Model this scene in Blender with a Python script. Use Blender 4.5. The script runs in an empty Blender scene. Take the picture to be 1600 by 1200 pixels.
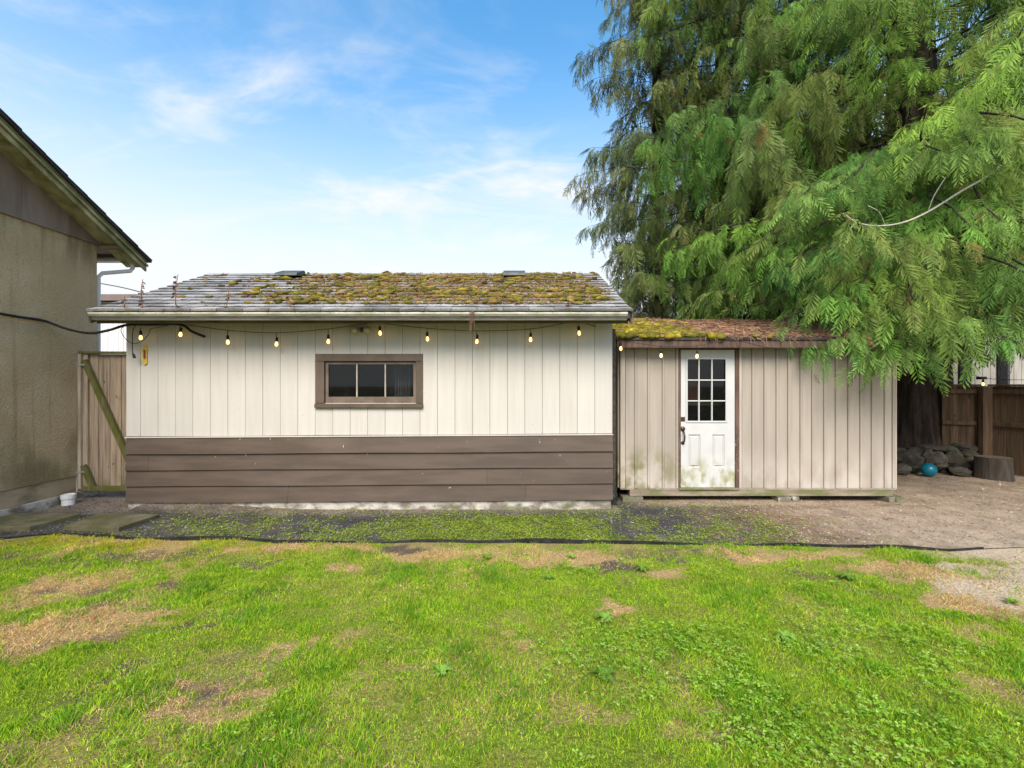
import bpy, math, random
import numpy as np
from mathutils import Vector, Matrix

rnd = random.Random(7)
rng = np.random.default_rng(11)
S = bpy.context.scene
COL = S.collection

# ------------------------------------------------------------------ camera
F = 711.0                       # focal length in 1600-px units
H = 1.64                        # eye height
cd = bpy.data.cameras.new('camera')
cam = bpy.data.objects.new('camera', cd); COL.objects.link(cam)
cd.sensor_width = 36.0; cd.lens = 16.0
cd.clip_start = 0.05; cd.clip_end = 3000
cam.location = (0, 0, H); cam.rotation_euler = (math.radians(90), 0, 0)
S.camera = cam

# ------------------------------------------------------------------ sky, sun, exposure
SUN_EL, SUN_AZ = math.radians(45), math.radians(186)      # azimuth clockwise from +Y (view direction)
W = bpy.data.worlds.new('World'); S.world = W; W.use_nodes = True
wn, wl = W.node_tree.nodes, W.node_tree.links
wn.clear()
def wnode(t, **k):
    n = wn.new(t)
    for a, b in k.items(): setattr(n, a, b)
    return n
sky = wnode('ShaderNodeTexSky', sky_type='NISHITA', sun_disc=False, sun_elevation=SUN_EL, sun_rotation=SUN_AZ,
            air_density=1.0, dust_density=0.4, ozone_density=2.2)
hs = wnode('ShaderNodeHueSaturation'); hs.inputs['Saturation'].default_value = 1.24; hs.inputs['Value'].default_value = 1.95; hs.inputs['Hue'].default_value = .488
wl.new(sky.outputs[0], hs.inputs['Color'])
tc = wnode('ShaderNodeTexCoord')
sep = wnode('ShaderNodeSeparateXYZ'); wl.new(tc.outputs['Generated'], sep.inputs[0])
def wmath(op, a, b=None, clamp=False):
    n = wnode('ShaderNodeMath', operation=op, use_clamp=clamp)
    for i, v in enumerate((a, b)):
        if v is None: continue
        if isinstance(v, (int, float)): n.inputs[i].default_value = v
        else: wl.new(v, n.inputs[i])
    return n.outputs[0]
def wmap(v, a, b, c=0.0, d=1.0, smooth=True):
    n = wnode('ShaderNodeMapRange', interpolation_type='SMOOTHSTEP' if smooth else 'LINEAR')
    wl.new(v, n.inputs[0])
    for i, q in enumerate((a, b, c, d)): n.inputs[i+1].default_value = q
    return n.outputs[0]
zc = wmath('MAXIMUM', sep.outputs['Z'], 0.0)
den = wmath('ADD', zc, 0.12)
cx = wmath('DIVIDE', sep.outputs['X'], den); cy = wmath('DIVIDE', sep.outputs['Y'], den)
cmb = wnode('ShaderNodeCombineXYZ'); wl.new(cx, cmb.inputs[0]); wl.new(cy, cmb.inputs[1])
def wnoise(scale, detail, rough, dist, sx, sy, rot=0, off=0):
    mp = wnode('ShaderNodeMapping'); wl.new(cmb.outputs[0], mp.inputs[0])
    mp.inputs['Scale'].default_value = (sx, sy, 1); mp.inputs['Rotation'].default_value = (0, 0, rot)
    mp.inputs['Location'].default_value = (off, off*.7, off*.3)
    n = wnode('ShaderNodeTexNoise'); wl.new(mp.outputs[0], n.inputs['Vector'])
    n.inputs['Scale'].default_value = scale; n.inputs['Detail'].default_value = detail
    n.inputs['Roughness'].default_value = rough; n.inputs['Distortion'].default_value = dist
    return n.outputs['Fac']
c1 = wmap(wnoise(1.5, 9, .58, .35, 1.0, 1.25, .5, 3.1), .49, .70)
c2 = wmap(wnoise(1.7, 10, .60, .8, .8, 1.9, -.35, 9.4), .47, .72)
hz = wmap(zc, .14, .68, 1.0, 0.0)
hz2 = wmath('POWER', hz, 1.45)
cl = wmath('ADD', wmath('MULTIPLY', c1, .72), wmath('MULTIPLY', c2, .5), True)
cl = wmath('MULTIPLY', cl, wmap(zc, .42, .66, 1.0, .25))
# haze OR cloud
inv = wmath('MULTIPLY', wmath('SUBTRACT', 1.0, hz2), wmath('SUBTRACT', 1.0, cl))
mask = wmath('SUBTRACT', 1.0, inv, True)
mx = wnode('ShaderNodeMix', data_type='RGBA')
wl.new(mask, mx.inputs[0]); wl.new(hs.outputs[0], mx.inputs[6]); mx.inputs[7].default_value = (5.75, 5.85, 5.95, 1)
bg = wnode('ShaderNodeBackground'); bg.inputs[1].default_value = 0.105
wl.new(mx.outputs[2], bg.inputs[0])
wo = wnode('ShaderNodeOutputWorld'); wl.new(bg.outputs[0], wo.inputs[0])

sl = bpy.data.lights.new('sun', 'SUN'); sl.energy = 3.5; sl.angle = math.radians(34); sl.color = (1.0, .89, .75)
sun = bpy.data.objects.new('sun', sl); COL.objects.link(sun)
sd = Vector((math.sin(SUN_AZ)*math.cos(SUN_EL), math.cos(SUN_AZ)*math.cos(SUN_EL), math.sin(SUN_EL)))
sun.rotation_euler = sd.to_track_quat('Z', 'Y').to_euler(); sun.location = sd*30
vs = S.view_settings
S.display_settings.display_device = 'sRGB'
vs.view_transform = 'Standard'; vs.look = 'None'; vs.gamma = 1.0; vs.use_curve_mapping = False
vs.exposure = 0.70

# ------------------------------------------------------------------ helpers
def wx(px, d): return (px-800.0)*d/F            # photo column -> X at depth d
def wz(py, d): return H-(py-600.0)*d/F          # photo row -> Z at depth d
def gd(py, z=0.0): return F*(H-z)/(py-600.0)    # photo row of a ground point -> depth
def gxy(px, py): d = gd(py); return wx(px, d), d

class MB:
    def __init__(s): s.v = []; s.f = []
    def face(s, pts):
        i = len(s.v); s.v += [tuple(p) for p in pts]; s.f.append(tuple(range(i, i+len(pts)))); return s
    def box(s, x0, x1, y0, y1, z0, z1, shear=0.0):
        i = len(s.v)
        for x, dz in ((x0, -shear), (x1, shear)):
            for y in (y0, y1):
                for z in (z0, z1): s.v.append((x, y, z+dz))
        s.f += [tuple(i+k for k in q) for q in ((0,1,3,2),(4,6,7,5),(0,4,5,1),(2,3,7,6),(0,2,6,4),(1,5,7,3))]
        return s
    def bevbox(s, x0, x1, y0, y1, z0, z1, b=.004):
        """box whose front (-Y) edges are chamfered"""
        i = len(s.v)
        ring = lambda bb, y: [(x0+bb, y, z0+bb), (x1-bb, y, z0+bb), (x1-bb, y, z1-bb), (x0+bb, y, z1-bb)]
        s.v += ring(b, y0)+ring(0, y0+b)+ring(0, y1)
        s.f.append((i, i+1, i+2, i+3)); s.f.append((i+11, i+10, i+9, i+8))
        for r in (0, 4):
            for k in range(4):
                a, c = i+r+k, i+r+(k+1) % 4
                s.f.append((c, a, a+4, c+4))
        return s
    def prism_x(s, prof, x0, x1):
        n = len(prof); i = len(s.v)
        s.v += [(x0, y, z) for y, z in prof]+[(x1, y, z) for y, z in prof]
        s.f.append(tuple(i+k for k in range(n))); s.f.append(tuple(i+n+k for k in reversed(range(n))))
        for k in range(n): s.f.append((i+k, i+n+k, i+n+(k+1) % n, i+(k+1) % n))
        return s
    def prism_y(s, prof, y0, y1):
        n = len(prof); i = len(s.v)
        s.v += [(x, y0, z) for x, z in prof]+[(x, y1, z) for x, z in prof]
        s.f.append(tuple(i+k for k in range(n))); s.f.append(tuple(i+n+k for k in reversed(range(n))))
        for k in range(n): s.f.append((i+k, i+n+k, i+n+(k+1) % n, i+(k+1) % n))
        return s
    def tube(s, pts, r, n=6, cap=True):
        pts = [Vector(p) for p in pts]
        rs = r if isinstance(r, (list, tuple)) else [r]*len(pts)
        i = len(s.v); side = None
        for k, p in enumerate(pts):
            t = (pts[min(k+1, len(pts)-1)]-pts[max(k-1, 0)])
            t = t.normalized() if t.length > 1e-9 else Vector((0, 0, 1))
            if side is None:
                side = t.cross(Vector((0, 0, 1)))
                if side.length < .05: side = t.cross(Vector((1, 0, 0)))
            side = (side-t*side.dot(t)).normalized()
            b = t.cross(side)
            for j in range(n):
                a = 2*math.pi*j/n
                s.v.append(tuple(p+(side*math.cos(a)+b*math.sin(a))*rs[k]))
        for k in range(len(pts)-1):
            for j in range(n):
                a, c = i+k*n+j, i+k*n+(j+1) % n
                s.f.append((a, c, c+n, a+n))
        if cap:
            s.f.append(tuple(i+j for j in reversed(range(n))))
            e = i+(len(pts)-1)*n; s.f.append(tuple(e+j for j in range(n)))
        return s
    def lathe(s, prof, c, n=12):
        i = len(s.v)
        for r, z in prof:
            for j in range(n):
                a = 2*math.pi*j/n
                s.v.append((c[0]+r*math.cos(a), c[1]+r*math.sin(a), c[2]+z))
        for k in range(len(prof)-1):
            for j in range(n):
                a, b = i+k*n+j, i+k*n+(j+1) % n
                s.f.append((a, b, b+n, a+n))
        s.f.append(tuple(i+j for j in reversed(range(n))))
        e = i+(len(prof)-1)*n; s.f.append(tuple(e+j for j in range(n)))
        return s
    def blob(s, c, rad, jit=.15, seg=8, rings=5, seed=0):
        r = random.Random(seed); i = len(s.v)
        s.v.append((c[0], c[1], c[2]-rad[2]))
        for k in range(1, rings):
            ph = -math.pi/2+math.pi*k/rings
            for j in range(seg):
                a = 2*math.pi*(j+.5*(k % 2))/seg; q = 1+r.uniform(-jit, jit)
                s.v.append((c[0]+rad[0]*q*math.cos(ph)*math.cos(a), c[1]+rad[1]*q*math.cos(ph)*math.sin(a), c[2]+rad[2]*q*math.sin(ph)))
        s.v.append((c[0], c[1], c[2]+rad[2])); e = len(s.v)-1
        for j in range(seg): s.f.append((i, i+1+(j+1) % seg, i+1+j))
        for k in range(rings-2):
            for j in range(seg):
                a, b = i+1+k*seg+j, i+1+k*seg+(j+1) % seg
                s.f.append((a, b, b+seg, a+seg))
        q = i+1+(rings-2)*seg
        for j in range(seg): s.f.append((q+j, q+(j+1) % seg, e))
        return s
    def mesh(s, name):
        me = bpy.data.meshes.new(name); me.from_pydata(s.v, [], s.f); me.update(); return me

def link(name, me, mat, parent=None, loc=None, rot=None, smooth=False):
    if isinstance(me, MB):
        me = me.mesh(name)
    if mat is not None and len(me.materials) == 0: me.materials.append(mat)
    if smooth: me.polygons.foreach_set('use_smooth', [True]*len(me.polygons))
    o = bpy.data.objects.new(name, me); COL.objects.link(o)
    if loc is not None: o.location = loc
    if rot is not None: o.rotation_euler = rot
    if parent is not None:
        o.parent = parent
        o.matrix_parent_inverse = ROOTINV.get(parent.name, Matrix())
    return o
ROOTINV = {}
def tag(o, label=None, cat=None, group=None, kind=None):
    if label: o['label'] = label
    if cat: o['category'] = cat
    if group: o['group'] = group
    if kind: o['kind'] = kind
    return o
def thing(name, loc, label, cat, group=None):
    o = bpy.data.objects.new(name, None); COL.objects.link(o); o.location = loc
    o.empty_display_size = .2
    ROOTINV[o.name] = Matrix.Translation(-Vector(loc))
    return tag(o, label, cat, group)

def np_mesh(name, v, tris, col=None, quads=None):
    me = bpy.data.meshes.new(name)
    v = np.asarray(v, np.float32).reshape(-1, 3)
    me.vertices.add(len(v)); me.vertices.foreach_set('co', v.ravel())
    f = np.asarray(tris if quads is None else quads, np.int32); k = f.shape[1]
    me.loops.add(f.size); me.loops.foreach_set('vertex_index', f.ravel())
    me.polygons.add(len(f)); me.polygons.foreach_set('loop_start', np.arange(0, f.size, k, dtype=np.int32))
    try: me.polygons.foreach_set('loop_total', np.full(len(f), k, np.int32))
    except Exception: pass
    me.update(calc_edges=True)
    if col is not None:
        at = me.attributes.new('col', 'FLOAT_COLOR', 'POINT')
        c = np.ones((len(v), 4), np.float32); c[:, :3] = col
        at.data.foreach_set('color', c.ravel())
    return me

# smooth lattice noise
def vnoise(x, y, scale, seed=0):
    x = np.asarray(x)*scale+seed*17.13; y = np.asarray(y)*scale+seed*9.71
    xi = np.floor(x).astype(np.int64); yi = np.floor(y).astype(np.int64)
    fx = x-xi; fy = y-yi; fx = fx*fx*(3-2*fx); fy = fy*fy*(3-2*fy)
    def h(a, b):
        n = (a*374761393+b*668265263+seed*69069) & 0xffffffff
        n = ((n ^ (n >> 13))*1274126177) & 0xffffffff
        return ((n ^ (n >> 16)) & 0xffff)/65535.0
    return (h(xi, yi)*(1-fx)+h(xi+1, yi)*fx)*(1-fy)+(h(xi, yi+1)*(1-fx)+h(xi+1, yi+1)*fx)*fy
def fbm(x, y, scale, seed=0, o=4):
    t = 0; a = .5; n = 0
    for k in range(o):
        t = t+a*vnoise(x, y, scale*2**k, seed+k); n += a; a *= .55
    return t/n
def sstep(x, a, b):
    t = np.clip((x-a)/(b-a), 0, 1); return t*t*(3-2*t)

# ------------------------------------------------------------------ materials
class NT:
    def __init__(s, name):
        s.m = bpy.data.materials.new(name); s.m.use_nodes = True
        s.t = s.m.node_tree; s.N = s.t.nodes; s.L = s.t.links
        s.b = s.N['Principled BSDF']; s.out = s.N['Material Output']
        s.geo = s.N.new('ShaderNodeNewGeometry'); s.P = s.geo.outputs['Position']
        s.xyz = None
    def set(s, inp, v):
        if isinstance(v, bpy.types.NodeSocket): s.L.new(v, inp)
        else: inp.default_value = v
    def vec(s, scale, off=0.0):
        n = s.N.new('ShaderNodeMapping'); s.L.new(s.P, n.inputs[0]); n.inputs['Scale'].default_value = scale
        n.inputs['Location'].default_value = (off, off*1.3, off*.7)
        return n.outputs[0]
    def noise(s, scale=(1, 1, 1), detail=5, rough=.55, off=0.0, dist=0.0):
        n = s.N.new('ShaderNodeTexNoise'); s.L.new(s.vec(scale, off), n.inputs['Vector'])
        n.inputs['Scale'].default_value = 1; n.inputs['Detail'].default_value = detail
        n.inputs['Roughness'].default_value = rough; n.inputs['Distortion'].default_value = dist
        return n.outputs['Fac']
    def voro(s, scale):
        n = s.N.new('ShaderNodeTexVoronoi'); s.L.new(s.vec(scale), n.inputs['Vector']); n.inputs['Scale'].default_value = 1
        return n
    def mapr(s, v, a, b, c=0.0, d=1.0):
        n = s.N.new('ShaderNodeMapRange'); n.interpolation_type = 'SMOOTHSTEP'
        s.set(n.inputs[0], v)
        for i, q in enumerate((a, b, c, d)): n.inputs[i+1].default_value = q
        return n.outputs[0]
    def math(s, op, a, b=0.0, clamp=False):
        n = s.N.new('ShaderNodeMath'); n.operation = op; n.use_clamp = clamp
        s.set(n.inputs[0], a); s.set(n.inputs[1], b); return n.outputs[0]
    def mix(s, f, a, b, mode='MIX'):
        n = s.N.new('ShaderNodeMix'); n.data_type = 'RGBA'; n.blend_type = mode
        s.set(n.inputs[0], f)
        for k, v in ((6, a), (7, b)):
            s.set(n.inputs[k], v if isinstance(v, bpy.types.NodeSocket) else (*v[:3], 1))
        return n.outputs[2]
    def axis(s, i):
        if s.xyz is None:
            s.xyz = s.N.new('ShaderNodeSeparateXYZ'); s.L.new(s.P, s.xyz.inputs[0])
        return s.xyz.outputs[i]
    def rand(s): return s.N.new('ShaderNodeObjectInfo').outputs['Random']
    def attr(s, name, out='Color'):
        n = s.N.new('ShaderNodeAttribute'); n.attribute_name = name; return n.outputs[out]
    def bump(s, h, strength=.3, dist=.01):
        n = s.N.new('ShaderNodeBump'); n.inputs['Strength'].default_value = strength; n.inputs['Distance'].default_value = dist
        s.L.new(h, n.inputs['Height'])
        s.L.new(n.outputs[0], s.b.inputs['Normal'])
    def fin(s, c, rough=.8, spec=.3, metal=0.0):
        s.set(s.b.inputs['Base Color'], c if isinstance(c, bpy.types.NodeSocket) else (*c, 1))
        s.set(s.b.inputs['Roughness'], rough); s.b.inputs['Specular IOR Level'].default_value = spec
        s.b.inputs['Metallic'].default_value = metal
        return s.m

def surf(name, c1, c2, scale=(4, 4, 4), lo=.35, hi=.65, detail=6, rough=.8, spec=.25, bump=.2, bs=(60, 60, 60), bd=.006, var=.08, layers=(), metal=0.0):
    t = NT(name)
    c = t.mix(t.mapr(t.noise(scale, detail), lo, hi), c1, c2)
    if var:
        c = t.mix(1.0, c, t.mix(t.rand(), (1-var,)*3, (1+var,)*3), 'MULTIPLY')
    for k, l in enumerate(layers):
        m = t.mapr(t.noise(l.get('s', (3, 3, 3)), l.get('d', 5), off=3.7*(k+1), dist=l.get('dist', 0)), l.get('lo', .45), l.get('hi', .7))
        m = t.math('MULTIPLY', m, l.get('a', 1.0))
        for ax, p, q in l.get('g', ()):
            m = t.math('MULTIPLY', m, t.mapr(t.axis(ax), p, q, 1.0, 0.0))
        c = t.mix(m, c, l['c'])
    if bump: t.bump(t.noise(bs, 6, .6), bump, bd)
    return t.fin(c, rough, spec, metal)

M = {}
GREEN = (.10, .115, .03)
M['cream'] = surf('cream_paint', (.53, .50, .46), (.562, .535, .492), (14, 14, .9), rough=.62, bump=.25, bs=(90, 90, 5), bd=.003, var=.035,
    layers=[
            dict(c=(.40, .30, .19), s=(7, 7, .8), lo=.5, hi=.85, a=.2),
            dict(c=(.22, .18, .13), s=(45, 45, 45), lo=.69, hi=.74, a=.7),
            dict(c=(.55, .5, .42), s=(25, 25, .4), lo=.6, hi=.8, a=.15)])
M['groove'] = surf('groove_shadow', (.08, .066, .052), (.12, .10, .08), rough=.95, bump=0, var=0)  # dark core colour: groove shadow between boards is painted in
M['brown'] = surf('brown_paint', (.084, .060, .047), (.112, .081, .063), (1.2, 6, 9), rough=.55, spec=.35, bump=.3, bs=(6, 60, 90), bd=.003, var=.06,
    layers=[dict(c=(.165, .122, .098), s=(.9, 4, 3), lo=.5, hi=.75, a=.5),
            dict(c=(.55, .5, .44), s=(22, 22, 9), lo=.70, hi=.76, a=.85),
            dict(c=(.06, .05, .035), s=(1.2, 3, 7), lo=.5, hi=.75, a=.6, g=((2, .1, .35),))])
M['trim'] = surf('brown_window_trim', (.092, .066, .049), (.125, .092, .07), (4, 4, 4), rough=.5, spec=.35, bump=.2, var=.1,
    layers=[dict(c=(.25, .2, .16), s=(30, 30, 30), lo=.68, hi=.78, a=.5)])
M['sash'] = surf('weathered_sash', (.13, .098, .074), (.18, .14, .108), (6, 6, 6), rough=.6, bump=.2, var=.08)
M['mullion'] = surf('pale_mullion', (.36, .32, .27), (.45, .41, .35), (20, 20, 20), rough=.6, bump=.1)
M['dark'] = surf('dark_interior', (.02, .02, .02), (.035, .033, .03), (2, 2, 2), rough=.95, bump=0)
M['curtain'] = surf('grey_curtain', (.26, .26, .26), (.36, .36, .36), (9, 9, 1), rough=.9, bump=.2)
M['concrete'] = surf('concrete', (.40, .37, .33), (.55, .52, .47), (5, 5, 5), rough=.9, bump=.5, bs=(45, 45, 45), bd=.01,
    layers=[dict(c=(.16, .13, .095), s=(5, 5, 9), lo=.42, hi=.62, a=.85), dict(c=(.14, .125, .085), s=(4, 4, 7), lo=.3, hi=.55, a=.9, g=((0, 1.3, .55),)), dict(c=(.09, .12, .04), s=(3, 3, 6), lo=.5, hi=.7, a=.7, g=((2, .0, .12),))])
M['gutter'] = surf('stained_gutter', (.60, .57, .47), (.70, .67, .58), (3, 3, 3), rough=.5, spec=.4, bump=.1, var=0,
    layers=[dict(c=(.28, .28, .13), s=(4, 9, 9), lo=.4, hi=.65, a=.6), dict(c=(.09, .08, .055), s=(75, 75, 3), lo=.56, hi=.72, a=.6),
            dict(c=(.10, .09, .06), s=(7, 7, 20), lo=.62, hi=.74, a=.5)])
M['fascia'] = surf('dark_fascia', (.06, .045, .036), (.11, .085, .066), (3, 20, 20), rough=.8)
M['soffit'] = surf('soffit_wood', (.20, .15, .10), (.28, .22, .15), (3, 3, 3), rough=.8)
def shingle_mat():
    t = NT('asphalt_shingle')
    g = t.mix(t.mapr(t.noise((160, 160, 160), 3, .7), .35, .68), (.18, .176, .17), (.56, .55, .535))
    c = t.mix(1.0, g, t.mix(t.rand(), (.62, .62, .63), (1.15, 1.15, 1.14)), 'MULTIPLY')
    c = t.mix(t.math('MULTIPLY', t.mapr(t.noise((2.2, 5, 5), 6, off=2), .45, .7), .65), c, (.075, .07, .06))
    c = t.mix(t.math('MULTIPLY', t.mapr(t.noise((9, 9, 9), 5, off=5), .55, .72), .6), c, (.13, .10, .045))
    t.bump(t.noise((240, 240, 240), 3), .5, .004)
    return t.fin(c, .85, .12)
M['shingle'] = shingle_mat()
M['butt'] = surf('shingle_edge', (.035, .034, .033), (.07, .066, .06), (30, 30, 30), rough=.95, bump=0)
M['roofback'] = surf('roof_underlay', (.045, .042, .04), (.07, .065, .06), (9, 9, 9), rough=.9)
M['vent'] = surf('roof_vent_metal', (.045, .05, .045), (.085, .09, .08), (9, 9, 9), rough=.5, spec=.4)
M['tan'] = surf('tan_siding', (.345, .302, .252), (.385, .34, .287), (9, 9, .8), rough=.65, bump=.15, bs=(60, 60, 5), bd=.003, var=.045,
    layers=[dict(c=(.22, .185, .145), s=(14, 14, .7), lo=.5, hi=.8, a=.25),
            dict(c=(.52, .475, .415), s=(4, 4, 2), lo=.35, hi=.65, a=.75, g=((2, .12, .85),)),
            dict(c=(.17, .17, .06), s=(5, 5, 4), lo=.38, hi=.6, a=.9, g=((2, .35, .85), (0, 2.0, 2.7)))])
M['tantrim'] = surf('tan_trim', (.40, .345, .285), (.48, .42, .35), (9, 9, 1.5), rough=.65, bump=.15, var=.05,
    layers=[dict(c=(.17, .17, .06), s=(5, 5, 6), lo=.42, hi=.62, a=.7, g=((2, .1, .8), (0, 2.0, 2.8)))])
M['jamb'] = surf('brown_jamb', (.085, .052, .04), (.14, .09, .07), (20, 20, 3), rough=.6,
    layers=[dict(c=(.6, .56, .5), s=(50, 50, 12), lo=.62, hi=.68, a=.9, g=((2, .3, 1.4),))])
M['door'] = surf('white_door', (.53, .53, .525), (.57, .57, .565), (4, 4, 4), rough=.45, spec=.4, bump=.05, var=0,
    layers=[dict(c=(.24, .24, .07), s=(9, 9, 5), lo=.40, hi=.68, a=.85, g=((2, .32, .64),)),
            dict(c=(.45, .45, .3), s=(14, 14, 3), lo=.45, hi=.7, a=.5, g=((2, .3, .95),))])
M['beam'] = surf('weathered_beam', (.22, .18, .13), (.32, .27, .20), (2, 10, 14), rough=.85, bump=.4, bs=(6, 60, 80),
    layers=[dict(c=(.13, .15, .05), s=(4, 4, 8), lo=.4, hi=.6, a=.8)])
M['bronze'] = surf('aged_handle', (.05, .038, .026), (.14, .11, .08), (60, 60, 60), rough=.4, metal=.7, bump=0)
M['stucco'] = None
def stucco():
    t = NT('tan_stucco')
    c = t.mix(t.mapr(t.noise((1.4, 1.4, 1.4), 5), .35, .65), (.54, .405, .235), (.63, .495, .315))
    c = t.mix(t.math('MULTIPLY', t.mapr(t.noise((45, 45, 60), 4, .7), .45, .7), .55), c, (.30, .225, .125))
    g = t.mapr(t.noise((1.1, 1.1, .55), 4, off=8), .45, .62)
    g = t.math('MULTIPLY', g, t.mapr(t.axis(2), .5, 1.7, 1.0, 0.0))
    c = t.mix(t.math('MULTIPLY', g, .62), c, (.085, .085, .035))
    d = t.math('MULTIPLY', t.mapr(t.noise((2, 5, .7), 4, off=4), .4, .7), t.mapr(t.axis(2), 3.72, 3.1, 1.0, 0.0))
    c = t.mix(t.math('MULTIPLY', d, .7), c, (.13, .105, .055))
    k = t.math('MULTIPLY', t.mapr(t.noise((9, 9, .35), 5, off=21), .55, .75), .45); c = t.mix(k, c, (.24, .18, .10))
    w = t.mapr(t.noise((30, 30, 30), 4, off=14), .74, .78); c = t.mix(w, c, (.5, .43, .32))
    t.bump(t.noise((38, 38, 55), 5, .65), .9, .03)
    return t.fin(c, .95, .1)
M['stucco'] = stucco()
M['plinth'] = surf('painted_plinth', (.38, .30, .195), (.45, .36, .24), (2, 2, 5), rough=.8, layers=[dict(c=(.10, .095, .05), s=(2, 2, 4), lo=.42, hi=.68, a=.7)])
M['gable'] = surf('gable_boards', (.185, .142, .115), (.24, .188, .155), (6, 6, 1.2), rough=.75, bump=.3, bs=(40, 40, 5),
    layers=[dict(c=(.20, .165, .145), s=(20, 20, .9), lo=.62, hi=.8, a=.55)])
M['rake'] = surf('mossy_rake', (.30, .27, .13), (.42, .385, .22), (5, 5, 5), rough=.7, layers=[dict(c=(.11, .12, .035), s=(4, 4, 4), lo=.42, hi=.65, a=.75)])
M['rakedark'] = surf('rake_upper', (.13, .12, .055), (.20, .18, .09), (5, 5, 5), rough=.75)
M['white'] = surf('white_metal', (.62, .62, .60), (.70, .70, .68), (6, 6, 2), rough=.45, spec=.4, bump=0, layers=[dict(c=(.3, .29, .25), s=(14, 14, 3), lo=.58, hi=.75, a=.5)])
def wood(name, a, b, streak, moss=0.0, var=.15, g=()):
    return surf(name, a, b, (26, 26, 1.6), lo=.32, hi=.68, rough=.9, bump=.5, bs=(90, 90, 4), bd=.004, var=var,
        layers=[dict(c=streak, s=(34, 34, 1.0), lo=.5, hi=.68, a=.7), dict(c=tuple(q*.45 for q in streak), s=(9, 9, 7), lo=.66, hi=.74, a=.8),
                dict(c=(.10, .11, .02), s=(7, 7, 3), lo=.38, hi=.62, a=moss, g=g)])
M['gatewood'] = wood('gate_boards', (.29, .215, .145), (.43, .34, .25), (.12, .08, .05), .55, .14, ((2, .15, .5),))
M['gatemoss'] = wood('mossy_brace', (.12, .10, .045), (.19, .16, .075), (.09, .085, .03), .95, .1)
M['gatepost'] = wood('gate_post_wood', (.36, .29, .21), (.48, .40, .31), (.24, .18, .12), .1, .1)
M['fencewood'] = wood('fence_boards', (.085, .052, .034), (.155, .098, .066), (.06, .036, .024), .1, .22)
M['galv'] = surf('galvanised', (.40, .41, .42), (.52, .53, .54), (40, 40, 40), rough=.4, metal=.6, bump=0)
M['cable'] = surf('black_cable', (.018, .016, .015), (.035, .03, .028), (20, 20, 20), rough=.6, bump=0)
M['plastic'] = surf('black_plastic', (.012, .012, .012), (.03, .03, .028), (9, 9, 9), rough=.55, bump=.1)
M['paver'] = surf('mossy_paver', (.10, .088, .05), (.155, .14, .085), (5, 5, 5), rough=.9, bump=.5, bs=(80, 80, 80), bd=.005,
    layers=[dict(c=(.07, .075, .022), s=(4, 4, 4), lo=.42, hi=.65, a=.7), dict(c=(.30, .28, .22), s=(90, 90, 90), lo=.66, hi=.75, a=.7)])
M['stone'] = surf('fieldstone', (.045, .038, .03), (.10, .086, .068), (5, 5, 5), rough=.9, bump=.8, bs=(18, 18, 18), bd=.03, var=.3,
    layers=[dict(c=(.09, .10, .055), s=(5, 5, 5), lo=.45, hi=.65, a=.7)])
M['bark'] = surf('cedar_bark', (.028, .021, .017), (.08, .06, .046), (11, 11, 1.0), rough=.95, bump=1.0, bs=(16, 16, 1.4), bd=.08, var=.1)
M['stump'] = surf('stump_wood', (.05, .042, .034), (.085, .072, .058), (18, 18, 2.5), rough=.95, bump=.7, bs=(30, 30, 3), bd=.02)
M['stumptop'] = surf('stump_cut', (.11, .09, .065), (.16, .13, .10), (12, 12, 12), rough=.9, bump=.3)
M['ball'] = surf('blue_ball', (.004, .15, .21), (.006, .18, .25), (4, 4, 4), rough=.3, spec=.5, bump=0, var=0)
M['brass'] = surf('gilt_plate', (.55, .36, .05), (.68, .48, .10), (60, 60, 60), rough=.4, bump=0, var=0)
M['ink'] = surf('dark_print', (.05, .05, .03), (.10, .09, .05), (80, 80, 80), rough=.6, bump=0)
M['outwhite'] = surf('white_panels', (.72, .70, .70), (.78, .77, .77), (5, 5, 1), rough=.6, bump=0, var=.03)
M['neighbour'] = surf('pale_siding', (.34, .32, .28), (.42, .40, .36), (4, 4, 1), rough=.7, bump=0)
M['palelimb'] = surf('pale_twig', (.40, .36, .29), (.50, .46, .38), (20, 20, 20), rough=.8)
M['outroof'] = surf('brown_fascia', (.17, .13, .115), (.22, .175, .15), (3, 3, 3), rough=.7)
M['red'] = surf('red_plastic', (.35, .02, .015), (.42, .03, .02), (5, 5, 5), rough=.5)
M['rust'] = surf('rust_board', (.22, .07, .03), (.30, .10, .045), (5, 5, 5), rough=.8)
M['deadweed'] = surf('dry_weed', (.16, .085, .06), (.26, .15, .10), (40, 40, 40), rough=.9, bump=0, var=.25)
M['lampcream'] = surf('aged_lamp', (.50, .45, .30), (.58, .53, .38), (30, 30, 30), rough=.5, bump=0)
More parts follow.
